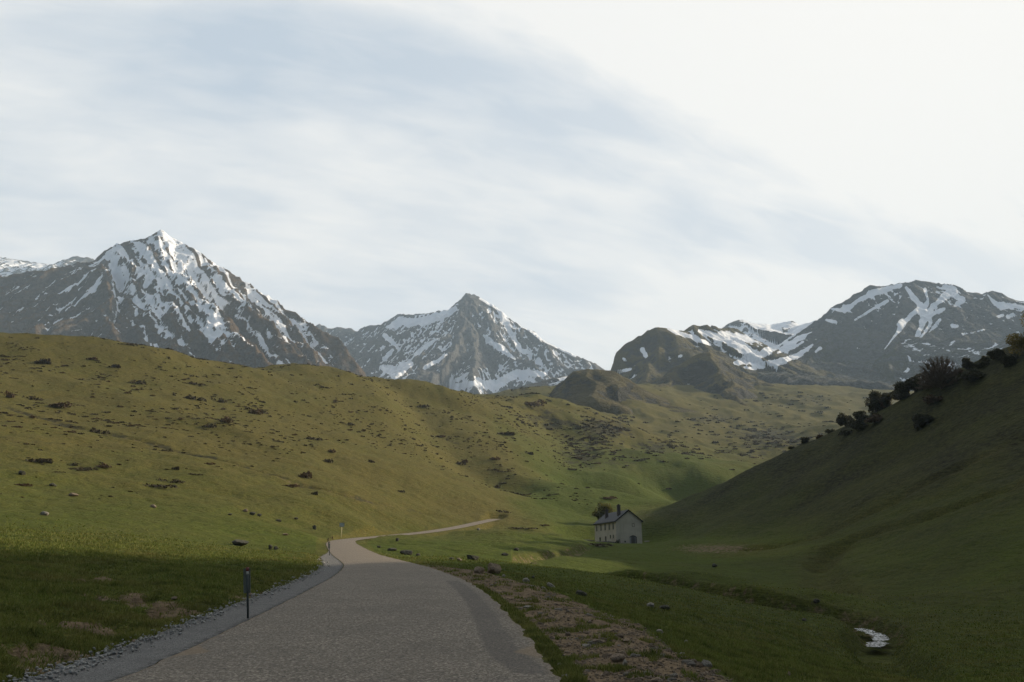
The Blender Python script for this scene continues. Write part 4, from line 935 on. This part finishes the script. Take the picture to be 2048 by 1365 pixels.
# ---- heather and bracken clumps
def clump(name, seed, mat, n=170, flat=.42, link=False):
    rg = np.random.default_rng(seed)
    k = 5; cs = rg.normal(size=(k, 3)) * (.42, .35, .1); i = rg.integers(0, k, n)
    d = rg.normal(size=(n, 3)); d /= np.linalg.norm(d, axis=1)[:, None]; d[:, 2] = np.abs(d[:, 2])
    p = cs[i] + d * (.35 + .2 * rg.random((n, 1))); p[:, 2] *= flat * (1.3 + .6 * rg.random(n)); 
    return leaf_mesh(name, p, .14, mat, rng=rg, link=link)
heath = [clump("heather_bush", 10 + k, M_HEATH if k % 3 else M_HEATHB) for k in range(6)]
def hill_ok(x, y):
    a = np.arctan2(x, y); rr = np.hypot(x, y)
    return (samp(np.minimum(eL, eR), x, y) > 3)
pts = []
# named by place: the larger dark bushes of the left hill
SPEC = [(612, 956, 24, 18), (85, 728, 30, 16), (275, 768, 26, 10), (15, 795, 22, 14), (65, 800, 28, 10), (387, 800, 26, 11), (185, 720, 18, 8), (228, 735, 26, 8), (260, 691, 22, 6), (505, 828, 24, 12), (440, 805, 22, 12), (195, 865, 26, 14), (120, 815, 45, 14), (75, 925, 52, 12),
        (170, 940, 36, 8), (200, 935, 28, 8), (350, 965, 34, 9), (312, 975, 50, 9), (45, 972, 34, 7), (352, 940, 12, 10), (420, 855, 20, 10), (445, 845, 26, 12), (520, 825, 26, 10), (390, 770, 22, 7), (580, 975, 36, 8), (630, 990, 11, 10), (655, 925, 18, 9), (660, 905, 12, 8), (740, 925, 18, 7),
        (920, 930, 14, 8), (930, 926, 12, 10), (1060, 910, 14, 8), (845, 815, 22, 7), (1055, 812, 40, 10), (700, 850, 20, 7), (625, 880, 22, 8), (880, 875, 22, 6), (1010, 870, 40, 8), (800, 985, 16, 5), (985, 920, 18, 7), (1000, 1025, 38, 6), (1040, 1058, 42, 4), (1085, 1052, 30, 4), (1210, 1050, 30, 5), (1190, 1093, 60, 7), (1210, 998, 30, 5)]
for (px, py, w_, h_) in SPEC:
    p = hit(px, py); k = mpp(p); pts.append((p.x, p.y, w_ * k / 2 / .85, h_ * k / .62, 1e9))
n = 60000
x = -420 + 700 * RNG.random(n); y = 95 + 560 * RNG.random(n); a = np.arctan2(x, y); rr = np.hypot(x, y)
dn = fbm(x / 45, y / 45, 3, 150) * .8 + fbm(x / 11, y / 11, 2, 155) * .7 + sstep(rr, 120, 260) * .5 - .85
dn = np.where(rr < 135, dn - .6, dn)
ok = (RNG.random(n) < np.clip(dn + .44, .05, 1)) & (a > -.62) & (a < .10) & hill_ok(x, y) & (RNG.random(n) < .95)
x, y, rr = x[ok], y[ok], rr[ok]
for i in range(len(x)):
    s_ = .40 + .95 * RNG.random() ** 3; pts.append((x[i], y[i], s_, s_ * (.45 + .35 * RNG.random()), s_ / rr[i]))
nh = len(x)
# basin scrub
n = 52000; rr = 270 * (1400 / 270) ** (RNG.random(n)); a = -.02 + .62 * RNG.random(n); x, y = rr * np.sin(a), rr * np.cos(a)
sc = samp(scrub, x, y) + fbm(x / 40, y / 60, 4, 160) * .35 + fbm(x / 12, y / 14, 2, 165) * .25
ok = (RNG.random(n) < np.clip((sc - .30) * 1.1, 0.003, .8) * .55) & (samp(EL, x, y) >= samp(np.vstack([EL[:4], ELMAX]), x, y) - .004)
x, y, rr = x[ok][:8000], y[ok][:8000], rr[ok][:8000]
for i in range(len(x)):
    s_ = (.5 + 1.2 * RNG.random() ** 2) * (1 + rr[i] / 700); pts.append((x[i], y[i], s_, s_ * .5, s_ / rr[i] * .7))
n = 60000; x = -420 + 700 * RNG.random(n); y = 95 + 560 * RNG.random(n); a = np.arctan2(x, y); rr = np.hypot(x, y)
dn = fbm(x / 30, y / 30, 3, 180) + .3 * fbm(x / 8, y / 8, 2, 185)
ok = (RNG.random(n) < np.clip(dn * .8 + .25, .02, 1) * .34) & (a > -.62) & (a < .10) & hill_ok(x, y) & (rr > 105)
for px, py in zip(x[ok], y[ok]):
    s_ = .22 + .35 * RNG.random() ** 2; pts.append((px, py, s_, s_ * .6, s_ / math.hypot(px, py) * .5))
pts.sort(key=lambda q: -q[4])
print("clumps", len(pts), nh)
NIND = 285
for k, (px, py, w_, h_, _) in enumerate(pts[:NIND]):
    o = heath[k % 6].copy() ; COL.objects.link(o)
    z = float(ground_z(px, py)); o.location = (px, py, z - .04)
    o.scale = (w_ * 1.15, w_ * .8, h_ * 1.1); o.rotation_euler = (0, 0, (RNG.random() - .5) * .8)
    dk = k % 3 != 0
    tag(o, ("low dark heather clump on the sunlit pasture slope" if dk else "low brown bracken clump on the sunlit pasture slope"), "bush", "heather and bracken clumps on the pasture slopes")
rest = pts[NIND:]
cen, sz = [], []
R_ = np.array([q[:4] for q in rest]); zg = ground_z(R_[:, 0], R_[:, 1])
rd = np.hypot(R_[:, 0], R_[:, 1])
per = np.where(rd < 320, 44, 24)
idx = np.repeat(np.arange(len(R_)), per); m_ = len(idx)
d = RNG.normal(size=(m_, 3)); d /= np.linalg.norm(d, axis=1)[:, None]; d[:, 2] = np.abs(d[:, 2])
cen = np.stack([R_[idx, 0], R_[idx, 1], zg[idx] - .05], -1) + d * np.stack([R_[idx, 2] * 1.1, R_[idx, 2] * .75, R_[idx, 3] * .6], -1) * (.55 + .45 * RNG.random((m_, 1)))
o = leaf_mesh("heath_scrub", cen, R_[idx, 2] * .36, M_HEATH); tag(o, "dark heather scrub scattered over the far slopes and the valley head", "scrub", kind='stuff')

# ---- trees
def crown_points(rg, n, cx, cy, cz, rx, ry, rz, lobes=9, solid=.72):
    ls = []
    for _ in range(lobes):
        d = rg.normal(size=3); d /= np.linalg.norm(d); q = .78 * rg.random() ** .5; ls.append((d * q, .22 + .26 * rg.random()))
    i = rg.integers(0, lobes, n); c_ = np.array([l[0] for l in ls])[i]; r_ = np.array([l[1] for l in ls])[i]
    d = rg.normal(size=(n, 3)); d /= np.linalg.norm(d, axis=1)[:, None]
    p = c_ + d * (r_ * (solid + (1 - solid) * rg.random(n)) * (1 + .12 * rg.normal(size=n)))[:, None]
    return p * (rx, ry, rz) + (cx, cy, cz)
def tree(name, base, w, h, mat, label, seed, leaf=.22, n=2600, trunk=.3, cat="tree", lobes=9, low=.08):
    rg = np.random.default_rng(seed); rr = random.Random(seed)
    t_ = empty(name, base); mb = MB(); top = h * (low + .45)
    tr = max(.07, w * .028)
    mb.tube([(0, 0, -.6), (tr * .4, 0, h * .15), (-tr * .3, tr * .4, h * .35), (0, 0, top)], [tr * 1.5, tr * 1.1, tr * .8, tr * .35])
    for k in range(7):
        a = k * 2.4 + rr.random(); z0 = h * (.16 + .05 * k); L = w * .34
        mb.tube([(0, 0, z0), (math.cos(a) * L * .5, math.sin(a) * L * .5, z0 + h * .10), (math.cos(a) * L, math.sin(a) * L, z0 + h * .26)], [tr * .5, tr * .3, tr * .12], 5)
    mb.build("trunk", M_BARK, t_, True)
    p = crown_points(rg, n, 0, 0, h * (low + (1 - low) * .5), w * .52, w * .48, h * (1 - low) * .52, lobes)
    leaf_mesh("crown", p, leaf, mat, rng=rg, parent=t_)
    tag(t_, label, cat); return t_
def skybase(px, py, rmax=300):
    d = pix_dir(px, py); a = math.atan2(d.x, d.y); e = d.z / math.hypot(d.x, d.y); j = int(np.clip(np.searchsorted(TH, a), 0, NCt - 1))
    i0, i1 = np.searchsorted(RA, 60), np.searchsorted(RA, rmax); col_ = EL[i0:i1, j]; q = np.nonzero(col_ >= e)[0]
    i = i0 + (int(q[0]) if len(q) else int(col_.argmax()))
    x, y = RA[i] * math.sin(a), RA[i] * math.cos(a); return Vector((x, y, float(ground_z(x, y))))
TREES = [
 (1610, 884, 18, 17, M_HOLLY, "small round dark bush alone at the low end of the right hill's skyline", "round_bush", 14),
 (1692, 853, 36, 36, M_HOLLY, "dark evergreen tree at the lower left end of the skyline row on the right hill", "evergreen_tree", 14),
 (1722, 842, 28, 24, M_HOLLY, "low dark bush filling the gap right of the lowest skyline evergreen", "evergreen_bush", 11),
 (1718, 815, 22, 14, M_HOLLY, "small dark bush peeping over the skyline above the low gap bush", "evergreen_bush", 9),
 (1752, 826, 38, 48, M_HOLLY, "tall dark oval evergreen, second tallest crown along the skyline row", "evergreen_tree", 18),
 (1780, 806, 34, 34, M_HOLLY, "dark evergreen leaning against the long clump, right of the tall oval one", "evergreen_tree", 15),
 (1803, 797, 52, 42, M_HOLLY, "broad dark evergreen in the middle of the long skyline clump", "evergreen_tree", 18),
 (1830, 786, 50, 42, M_HOLLY, "broad dark evergreen just left of the bare beech", "evergreen_tree", 18),
 (1938, 742, 30, 28, M_HOLLY, "blocky dark evergreen right of the bare beech", "evergreen_tree", 12),
 (1945, 762, 38, 26, M_HOLLY, "low dark bush below the blocky evergreen", "evergreen_bush", 11),
 (1997, 722, 38, 28, M_HOLLY, "dark evergreen next to the golden tree at the right edge", "evergreen_tree", 14),
 (2018, 734, 34, 34, M_HOLLY, "dark shrubby tree under the golden foliage", "evergreen_bush", 12),
 (1845, 856, 42, 40, M_HOLLY, "round dark bush alone on the open face of the right hill", "round_bush", 15),
 (1720, 864, 44, 24, M_HOLLY, "spreading dark bush on the slope just below the skyline row", "evergreen_bush", 12),
]
for k, (px, py, wp, hp, mat, lab, nm, leafs) in enumerate(TREES):
    p = skybase(px, py); kk = mpp(p)
    tree(nm, (p.x, p.y, p.z - .3), wp * kk * .98, hp * kk * .92, mat, lab, 500 + k, leaf=.16 + .003 * leafs, n=1600 + 190 * leafs, lobes=15, low=.0)
for k, (px, py, wp, hp) in enumerate(((1640, 872, 14, 8), (1662, 862, 16, 10), (1708, 848, 18, 16), (1766, 818, 26, 26), (1858, 780, 30, 20), (1905, 766, 34, 18), (1925, 752, 26, 16), (1962, 735, 30, 16), (1978, 724, 24, 16), (1755, 842, 40, 14), (1700, 868, 30, 12), (1585, 892, 14, 7), (1880, 800, 44, 16), (1960, 760, 46, 18))):
    p = skybase(px, py); kk = mpp(p); o = clump("ridge_scrub", 700 + k, M_HOLLY if k % 3 else M_HEATHB, 700, .8, True)
    o.location = (p.x, p.y, p.z - .2); o.scale = (wp * kk * .62, wp * kk * .5, hp * kk * .95)
    tag(o, "low irregular scrub bush hugging the shaded ridge line between the larger trees", "bush", "low scrub along the right ridge")
p = skybase(2046, 715); kk = mpp(p)
tree("golden_tree", (p.x, p.y, p.z - .3), 66 * kk, 58 * kk, M_SPRING, "golden sunlit spring tree at the right edge of the picture", 600, leaf=.18, n=3000, lobes=11, low=.05)
p = skybase(2085, 690); kk = mpp(p)
tree("golden_tree", (p.x, p.y, p.z - .3), 70 * kk, 90 * kk, M_SPRING, "tall golden-leaved tree partly outside the right edge", 601, leaf=.18, n=3000, lobes=11, low=.05)
p = Vector(P(1209, 1052, 240)); p.z = float(ground_z(p.x, p.y)); kk = mpp(p); print('TREEZ', p.z, P(1213, 1052, 248), P(1213, 1008, 248))
tree("roadside_tree", (p.x, p.y, max(p.z, 9.6)), 46 * kk, 40 * kk, M_GREENT, "round leafy spring tree just behind the left end of the house", 610, leaf=.26, n=3200, lobes=22, low=.04)
# bare beech with a broad fan of budding twigs
p = skybase(1884, 782); kk = mpp(p)
bt = empty("bare_beech", (p.x, p.y, p.z - .4)); tag(bt, "broad leafless beech with pinkish budding twigs on the right skyline", "tree")
H_ = 74 * kk; Wd = 88 * kk; rr = random.Random(77)
mb = MB(); mb.tube([(0, 0, -.6), (0, 0, .5), (.05, 0, 1.2)], [.36, .28, .24], 8); mb.build("trunk", M_BARK, bt, True)
mb = MB()
def dome(az, el, f): return Vector((math.cos(az) * math.cos(el) * Wd / 2 * f, math.sin(az) * math.cos(el) * Wd / 2 * f, 1.0 + math.sin(el) * (H_ - 1.0) * f))
for k in range(80):
    az = k * 2.39996; el = math.asin(min(.99, .04 + .95 * (k + .5) / 80)); tip = dome(az, el, rr.uniform(.80, .93)); a = Vector((0, 0, rr.uniform(.5, 1.3)))
    m1 = a.lerp(tip, .35) + Vector((0, 0, rr.uniform(-.2, .1))); m2 = a.lerp(tip, .7) + Vector((rr.gauss(0, .15), rr.gauss(0, .15), rr.gauss(0, .15)))
    mb.tube([a, m1, m2, tip], [.045, .034, .022, .014], 4, False)
    P4 = [a, m1, m2, tip]
    for j in range(42):
        q = rr.uniform(.35, 1.0) * 3; i = min(2, int(q)); p0_ = P4[i].lerp(P4[i + 1], q - i)
        d = ((p0_ - Vector((0, 0, .8))).normalized() + Vector((rr.gauss(0, .42), rr.gauss(0, .42), rr.gauss(.08, .35)))).normalized(); L = rr.uniform(.5, 1.15) * Wd * .11
        p1_ = p0_ + d * L * .5; p2_ = p0_ + d * L + Vector((0, 0, .08 * L)); mb.tube([p0_, p1_, p2_], [.032, .027, .02], 3, False)
        for _ in range(2):
            e_ = p1_ + (d + Vector((rr.gauss(0, .6), rr.gauss(0, .6), rr.gauss(0, .5)))) * L * .4; mb.tube([p1_, e_], [.024, .017], 3, False)
mb.build("crown", M_BEECH, bt, False)

# ------------------------------------------------------------------ stone house
def stucco(name, c1, c2, stain):
    m, t = new_mat(name); tc = t.n('ShaderNodeTexCoord').outputs['Object']
    n1 = t.noise(tc, .5, 6, .6); n2 = t.noise(tc, 4, 6, .7); n3 = t.noise(t.scale3(tc, (1.4, 1.4, .12)), 1.2, 5, .7)
    br = t.n('ShaderNodeTexBrick', ins={'Vector': t.n('ShaderNodeMapping', ins={0: tc}).outputs[0]})
    c = t.mix(t.ss(n1, .3, .7), c1, c2); c = t.mix(t.ss(n3, .5, .75, 0, .5), c, stain); c = t.mix(t.ss(n2, .5, .8, 0, .35), c, tuple(x * .55 for x in c1))
    finish(t, c, .95, n2, .03, 1, .1); return m
M_WALL = stucco("weathered_render", (0.50, 0.45, 0.365), (0.42, 0.375, 0.30), (0.30, 0.26, 0.21))
M_SLATE = simple("slate", (0.085, 0.088, 0.095), (0.055, 0.058, 0.065), 3, .8, .02, .2)
M_EAVE = simple("dark_timber", (0.03, 0.028, 0.027), (0.02, 0.02, 0.02), 5)
M_GLASS = simple("dark_pane", (0.025, 0.028, 0.03), (0.015, 0.018, 0.02), 2, .15, 0, .5)
M_FRAME = simple("grey_green_shutter", (0.115, 0.12, 0.09), (0.09, 0.09, 0.07), 4)
M_DOOR = simple("worn_grey_door", (0.12, 0.11, 0.095), (0.085, 0.078, 0.068), 5, .9, 0, .05)
M_BRICK = simple("dark_brick", (0.075, 0.06, 0.055), (0.04, 0.035, 0.035), 5)
M_PALE = simple("pale_board", (0.30, 0.30, 0.29), None, 4)
A_ = Vector(P(1233, 1088, 205)); WID, LEN, EAV, RID = 6.75, 19.0, 5.75, 8.35
house = empty("stone_house", (A_.x, A_.y, 4.72), math.radians(-9.5 + 20))
# local frame: x along the gable (right), y along the long wall (away)
tag(house, "two-storey pale rendered farmhouse with slate gable roof standing in the shaded meadow", "house")
mb = MB()
W_, L_ = WID, LEN; zb = -1.2
# walls with true openings would be sub-pixel: reveal boxes are set into the wall as recessed parts
mb.poly([(0, 0, zb), (W_, 0, zb), (W_, 0, EAV), (W_ / 2, 0, RID), (0, 0, EAV)])
mb.poly([(0, L_, zb), (0, L_, EAV), (W_ / 2, L_, RID), (W_, L_, EAV), (W_, L_, zb)])
mb.poly([(0, 0, zb), (0, 0, EAV), (0, L_, EAV), (0, L_, zb)]); mb.poly([(W_, 0, zb), (W_, L_, zb), (W_, L_, EAV), (W_, 0, EAV)])
mb.build("wall", M_WALL, house)
rf = MB(); ov, th_ = .32, .16
sl_ = (RID - EAV) / (W_ / 2)
def slab(xa, za, xb, zb_):
    rf.v += [(xa, -ov, za), (xb, -ov, zb_), (xb, L_ + ov, zb_), (xa, L_ + ov, za), (xa, -ov, za + th_), (xb, -ov, zb_ + th_), (xb, L_ + ov, zb_ + th_), (xa, L_ + ov, za + th_)]
    b = len(rf.v) - 8
    for f in ((0, 3, 2, 1), (4, 5, 6, 7), (0, 1, 5, 4), (1, 2, 6, 5), (2, 3, 7, 6), (3, 0, 4, 7)): rf.f.append(tuple(b + i for i in f))
slab(-ov, EAV - ov * sl_ + .02, W_ / 2, RID + .02); slab(W_ + ov, EAV - ov * sl_ + .021, W_ / 2 + .002, RID + .021)
roof = rf.build("roof", M_SLATE, house)
bb = MB()
for sgn_, x0 in ((1, -ov), (-1, W_ + ov)):
    bb.poly([(x0, -ov - .03, EAV - ov * sl_ - .16), (W_ / 2, -ov - .03, RID - .16), (W_ / 2, -ov - .03, RID + .20), (x0, -ov - .03, EAV - ov * sl_ + .20)][::sgn_])
    bb.poly([(x0, -ov + .02, EAV - ov * sl_ - .16), (W_ / 2, -ov + .02, RID - .16), (W_ / 2, -ov - .03, RID - .16), (x0, -ov - .03, EAV - ov * sl_ - .16)][::sgn_])
bb.build("barge_board", M_EAVE, roof)
gt = MB(); gt.box(-ov - .12, -ov + .0, -ov, L_ + ov, EAV - ov * sl_ - .1, EAV - ov * sl_ + .03); gt.box(W_ + ov, W_ + ov + .12, -ov, L_ + ov, EAV - ov * sl_ - .1, EAV - ov * sl_ + .03); gt.build("gutter", M_EAVE, roof)
for (cx_, cy_, top, lab) in ((1.7, 2.6, 9.6, "tall brick chimney near the gable"), (1.5, 12.5, 8.9, "short far chimney with pale cap")):
    ch = MB(); ch.box(cx_ - .36, cx_ + .36, cy_ - .4, cy_ + .4, EAV + .5, top); ch.box(cx_ - .44, cx_ + .44, cy_ - .48, cy_ + .48, top + .001, top + .14); ch.box(cx_ - .2, cx_ + .2, cy_ - .2, cy_ + .2, top + .141, top + .38)
    o = ch.build("chimney", M_BRICK, roof); o['label'] = lab
def side_open(name, y0, z0, w, h, shutter=True, mat=M_GLASS, lab=None):
    f = MB(); e = .09
    f.box(-.03, .0, y0, y0 + e, z0, z0 + h); f.box(-.03, .0, y0 + w - e, y0 + w, z0, z0 + h); f.box(-.031, .0, y0 + e, y0 + w - e, z0, z0 + e); f.box(-.031, .0, y0 + e, y0 + w - e, z0 + h - e, z0 + h)
    if shutter: f.box(-.028, 0, y0 + w / 2 - .03, y0 + w / 2 + .03, z0 + e, z0 + h - e)
    o = f.build(name, M_FRAME, house)
    p_ = MB(); p_.box(-.012, .002, y0 + e, y0 + w - e, z0 + e, z0 + h - e); p_.build("pane" if name == "window" else "door_leaf", mat, o)
    if name == "window":
        s_ = MB(); s_.box(-.10, 0, y0 - .08, y0 + w + .08, z0 - .10, z0 - .002); s_.build("sill", M_PALE, o)
    if lab: o['label'] = lab
    return o
for y0 in (1.6, 5.0, 8.6, 12.4, 16.4): side_open("window", y0, 3.75, 1.15, 1.55, mat=M_FRAME)
for y0 in (1.9, 4.4): side_open("window", y0, 1.55, .85, .85)
side_open("window", 13.4, .9, 1.3, 1.1)
side_open("door", 8.3, 0.0, 1.15, 2.15, False, M_DOOR)
def gable_open(name, x0, z0, w, h, mat, lab=None):
    f = MB(); e = .08
    f.box(x0, x0 + e, -.03, 0, z0, z0 + h); f.box(x0 + w - e, x0 + w, -.03, 0, z0, z0 + h); f.box(x0 + e, x0 + w - e, -.031, 0, z0, z0 + e); f.box(x0 + e, x0 + w - e, -.031, 0, z0 + h - e, z0 + h)
    o = f.build(name, M_BRICK if name == "window" else M_FRAME, house); p_ = MB(); p_.box(x0 + e, x0 + w - e, -.012, .002, z0 + e, z0 + h - e); p_.build("pane" if name == "window" else "door_leaf", mat, o)
    if lab: o['label'] = lab
    return o
gable_open("window", 4.25, 4.3, .62, .85, M_WALL, "bricked-up gable window with a reddish surround")
gable_open("window", 2.1, .45, .34, .42, M_GLASS, "tiny square cellar window")
# barn-like double door under a segmental arch, framed by pale posts
dr = MB(); dx0, dx1, dz = 3.45, 5.35, 1.75
arc = [(dx0 + (dx1 - dx0) * i / 10, dz + .38 * math.sin(math.pi * i / 10)) for i in range(11)]
for i in range(10):
    (xa, za), (xb, zb2) = arc[i], arc[i + 1]
    dr.v += [(xa, -.05, za - .12), (xb, -.05, zb2 - .12), (xb, -.05, zb2 + .06), (xa, -.05, za + .06), (xa, 0, za - .12), (xb, 0, zb2 - .12), (xb, 0, zb2 + .06), (xa, 0, za + .06)]
    b = len(dr.v) - 8
    for f in ((0, 1, 2, 3), (0, 4, 5, 1), (3, 2, 6, 7)): dr.f.append(tuple(b + q for q in f))
door = dr.build("barn_door", M_EAVE, house); door['label'] = "arched double barn door in the gable wall"
le = MB(); le.poly([(dx0, -.012, 0)] + [(dx1, -.012, 0)] + [(x_, -.012, z_ - .06) for x_, z_ in reversed(arc)]); le.build("door_leaf", M_DOOR, door)
le = MB(); le.box(dx0 + .32, dx0 + .42, -.04, -.013, 0, dz + .1); le.box(dx1 - .48, dx1 - .38, -.04, -.013, 0, dz + .1); le.box(dx0, dx0 + .30, -.02, -.0125, 0, dz); le.build("door_post", M_PALE, door)
# small bush and stone bench by the corner
o = clump("wall_bush", 77, M_HOLLY, 260, .9, True); p_ = house.matrix_basis @ Vector((.2, -1.0, 0)); o.location = (p_.x, p_.y, 4.85); o.scale = (.7, .7, .9); tag(o, "small dark shrub at the near corner of the farmhouse", "bush")
o = rock_mesh("stone_heap", 91, M_RDARK, 3.6, 1.0, .55, 3); p_ = house.matrix_basis @ Vector((-3.2, 1.0, 0)); o.location = (p_.x, p_.y, float(ground_z(p_.x, p_.y)) + .1); tag(o, "low dark mound of stones in front of the farmhouse's long wall", "stone heap")
o = rock_mesh("stone_heap", 93, M_RDARK, 3.0, .9, .35, 3); p_ = house.matrix_basis @ Vector((-8.5, 0.0, 0)); o.location = (p_.x, p_.y, float(ground_z(p_.x, p_.y)) + .1); tag(o, "low dark mound of stones farther left of the farmhouse", "stone heap")
o = rock_mesh("flat_stone", 95, M_RPALE, .9, .5, .15, 2); p_ = house.matrix_basis @ Vector((8.7, 2.0, 0)); o.location = (p_.x, p_.y, float(ground_z(p_.x, p_.y)) + .6); tag(o, "small pale flat stone on the slope right of the farmhouse", "boulder")

# ------------------------------------------------------------------ posts and signs
M_POST = simple("grey_green_paint", (0.055, 0.07, 0.068), (0.04, 0.05, 0.05), 14, .5, .001)
M_PLATE = simple("grey_blue_plate", (0.16, 0.17, 0.15), (0.12, 0.135, 0.12), 5, .5)
M_RED = simple("faded_red", (0.20, 0.06, 0.05), (0.14, 0.05, 0.045), 30, .5)
M_WHITE = simple("white_paint", (0.62, 0.62, 0.58), (0.5, 0.5, 0.47), 9, .5)
M_CREAM = simple("cream_paint", (0.80, 0.72, 0.48), (0.7, 0.62, 0.4), 9, .6)
M_SIGN = simple("pale_sign_face", (0.42, 0.47, 0.46), (0.34, 0.38, 0.37), 8, .4)
M_WOOD = simple("weathered_stake", (0.10, 0.075, 0.05), None, 12, .9)
def marker_post(px, py, hpx, label, lean, bend=0.0):
    p = hit(px, py); k = mpp(p); h = hpx * k
    t_ = empty("marker_post", (p.x, p.y, p.z - .02)); t_.rotation_euler = (0, -lean, 0)
    m1 = MB(); m1.tube([(0, 0, -.25), (0, 0, h * .5), (bend, 0, h)], h * .021, 10); m1.build("post", M_POST, t_, True)
    pl_ = MB(); w_ = h * .088
    pl_.box(-w_, w_ * .55, h * .024, h * .024 + .006, h * .52, h * .985); pl_.build("plate", M_PLATE, t_)
    r_ = MB(); r_.tube([(bend, 0, h * .93), (bend, 0, h * 1.005)], h * .032, 10); r_.build("cap", M_RED, t_, True)
    w2 = MB(); w2.tube([(bend * .9, 0, h * .87), (bend, 0, h * .925)], h * .0235, 10); w2.build("reflector_band", M_WHITE, t_, True)
    tag(t_, label, "marker post", "roadside marker posts"); return t_
marker_post(496, 1241, 104, "near dark marker post with grey plate and red tip at the road crack", math.radians(5.5))
marker_post(659, 1112, 28, "small far marker post with grey plate just before the road bend", math.radians(4), .01)
p = hit(682.5, 1076); k = mpp(p)
sg = empty("road_sign", (p.x, p.y, p.z)); tag(sg, "small pale rectangular sign on a thin cream pole beside the bend", "road sign")
m1 = MB(); m1.tube([(0, 0, -.3), (0, 0, 24 * k)], .045, 8); m1.build("pole", M_CREAM, sg, True)
m1 = MB(); m1.box(-4.2 * k, 4.6 * k, -.06, -.045, 21 * k, 28 * k); m1.build("sign_board", M_SIGN, sg)
m1 = MB(); e = .5 * k
m1.box(-4.7 * k, -4.2 * k, -.065, -.04, 20.5 * k, 28.5 * k); m1.box(4.6 * k, 5.1 * k, -.065, -.04, 20.5 * k, 28.5 * k); m1.box(-4.2 * k, 4.6 * k, -.065, -.04, 20.5 * k, 21 * k); m1.box(-4.2 * k, 4.6 * k, -.065, -.04, 28 * k, 28.5 * k)
m1.build("sign_frame", M_PLATE, sg)
for px, py, hh, lab in ((656, 1084, 7, "short dark stake at the corner of the road bend"), (664.5, 1079, 5, "shorter dark stake between the corner stake and the sign")):
    p = hit(px, py); k = mpp(p); m1 = MB(); m1.tube([(0, 0, -.2), (0, 0, hh * k * .6), (.02, 0, hh * k)], [.075, .07, .055], 7); m1.box(-.07, .07, -.09, -.05, hh * k * .55, hh * k * .9)
    o = m1.build("wooden_stake", M_WOOD, None, False); o.location = p; tag(o, lab, "stake")

# ------------------------------------------------------------------ stream water
def mk_water():
    m, t = new_mat("stream_water"); pos = t.n('ShaderNodeNewGeometry').outputs['Position']
    n1 = t.noise(t.scale3(pos, (2.2, .9, 1)), 2.4, 6, .7); n2 = t.noise(pos, 9, 4, .7)
    foam = t.ss(n1, .44, .60)
    c = t.mix(foam, (0.02, 0.025, 0.02), (0.50, 0.51, 0.52))
    b = t.n('ShaderNodeBsdfPrincipled', ins={'Base Color': c, 'Roughness': t.math('ADD', .06, t.math('MULTIPLY', foam, .5)), 'Specular IOR Level': .6})
    bn = t.n('ShaderNodeBump', ins={'Height': t.math('ADD', n1, t.math('MULTIPLY', n2, .3)), 'Distance': .09, 'Strength': 1.0}); t.put(b, 'Normal', bn.outputs[0])
    t.n('ShaderNodeOutputMaterial', ins={0: b.outputs[0]}); return m
M_WATER = mk_water()
SP = STREAM; k0 = 0
seg = SP[(SP[:, 1] < 57.5) & (SP[:, 1] > 48.5)]
dv = np.gradient(seg, axis=0); dv /= np.linalg.norm(dv, axis=1)[:, None]; nv = np.c_[-dv[:, 1], dv[:, 0]]
wz = smooth1(ground_z(seg[:, 0], seg[:, 1]), 2) + .45
ks = np.linspace(-1, 1, 7)
seg = catmull(np.c_[seg, np.zeros(len(seg))], 6)[:, :2]; dv = np.gradient(seg, axis=0); dv /= np.linalg.norm(dv, axis=1)[:, None]; nv = np.c_[-dv[:, 1], dv[:, 0]]; wz = np.interp(np.linspace(0, 1, len(seg)), np.linspace(0, 1, len(wz)), wz)
wv = .42 + .35 * fbm(np.arange(len(seg)) / 7.0, np.arange(len(seg)) * 0.0, 3, 40)
co = np.stack([np.stack([seg[:, 0] + nv[:, 0] * wv * q, seg[:, 1] + nv[:, 1] * wv * q, wz], -1) for q in ks], 1)
wt = mesh_np("water", co.reshape(-1, 3), grid_faces(len(seg), 7), M_WATER); wt['kind'] = 'structure'

# ------------------------------------------------------------------ air
hz = MB(); hz.box(-6400, 6400, -6400, 6400, -600, 1500); m, t = new_mat("haze_air")
pv = t.n('ShaderNodeVolumePrincipled'); pv.inputs['Color'].default_value = (.62, .80, 1.0, 1); pv.inputs['Density'].default_value = 0.000088; pv.inputs['Anisotropy'].default_value = 0.0
t.n('ShaderNodeOutputMaterial', ins={1: pv.outputs[0]})
haze = hz.build("haze", m); haze['kind'] = 'stuff'; haze['label'] = "thin blue haze in the air of the valley"; haze['category'] = "haze"
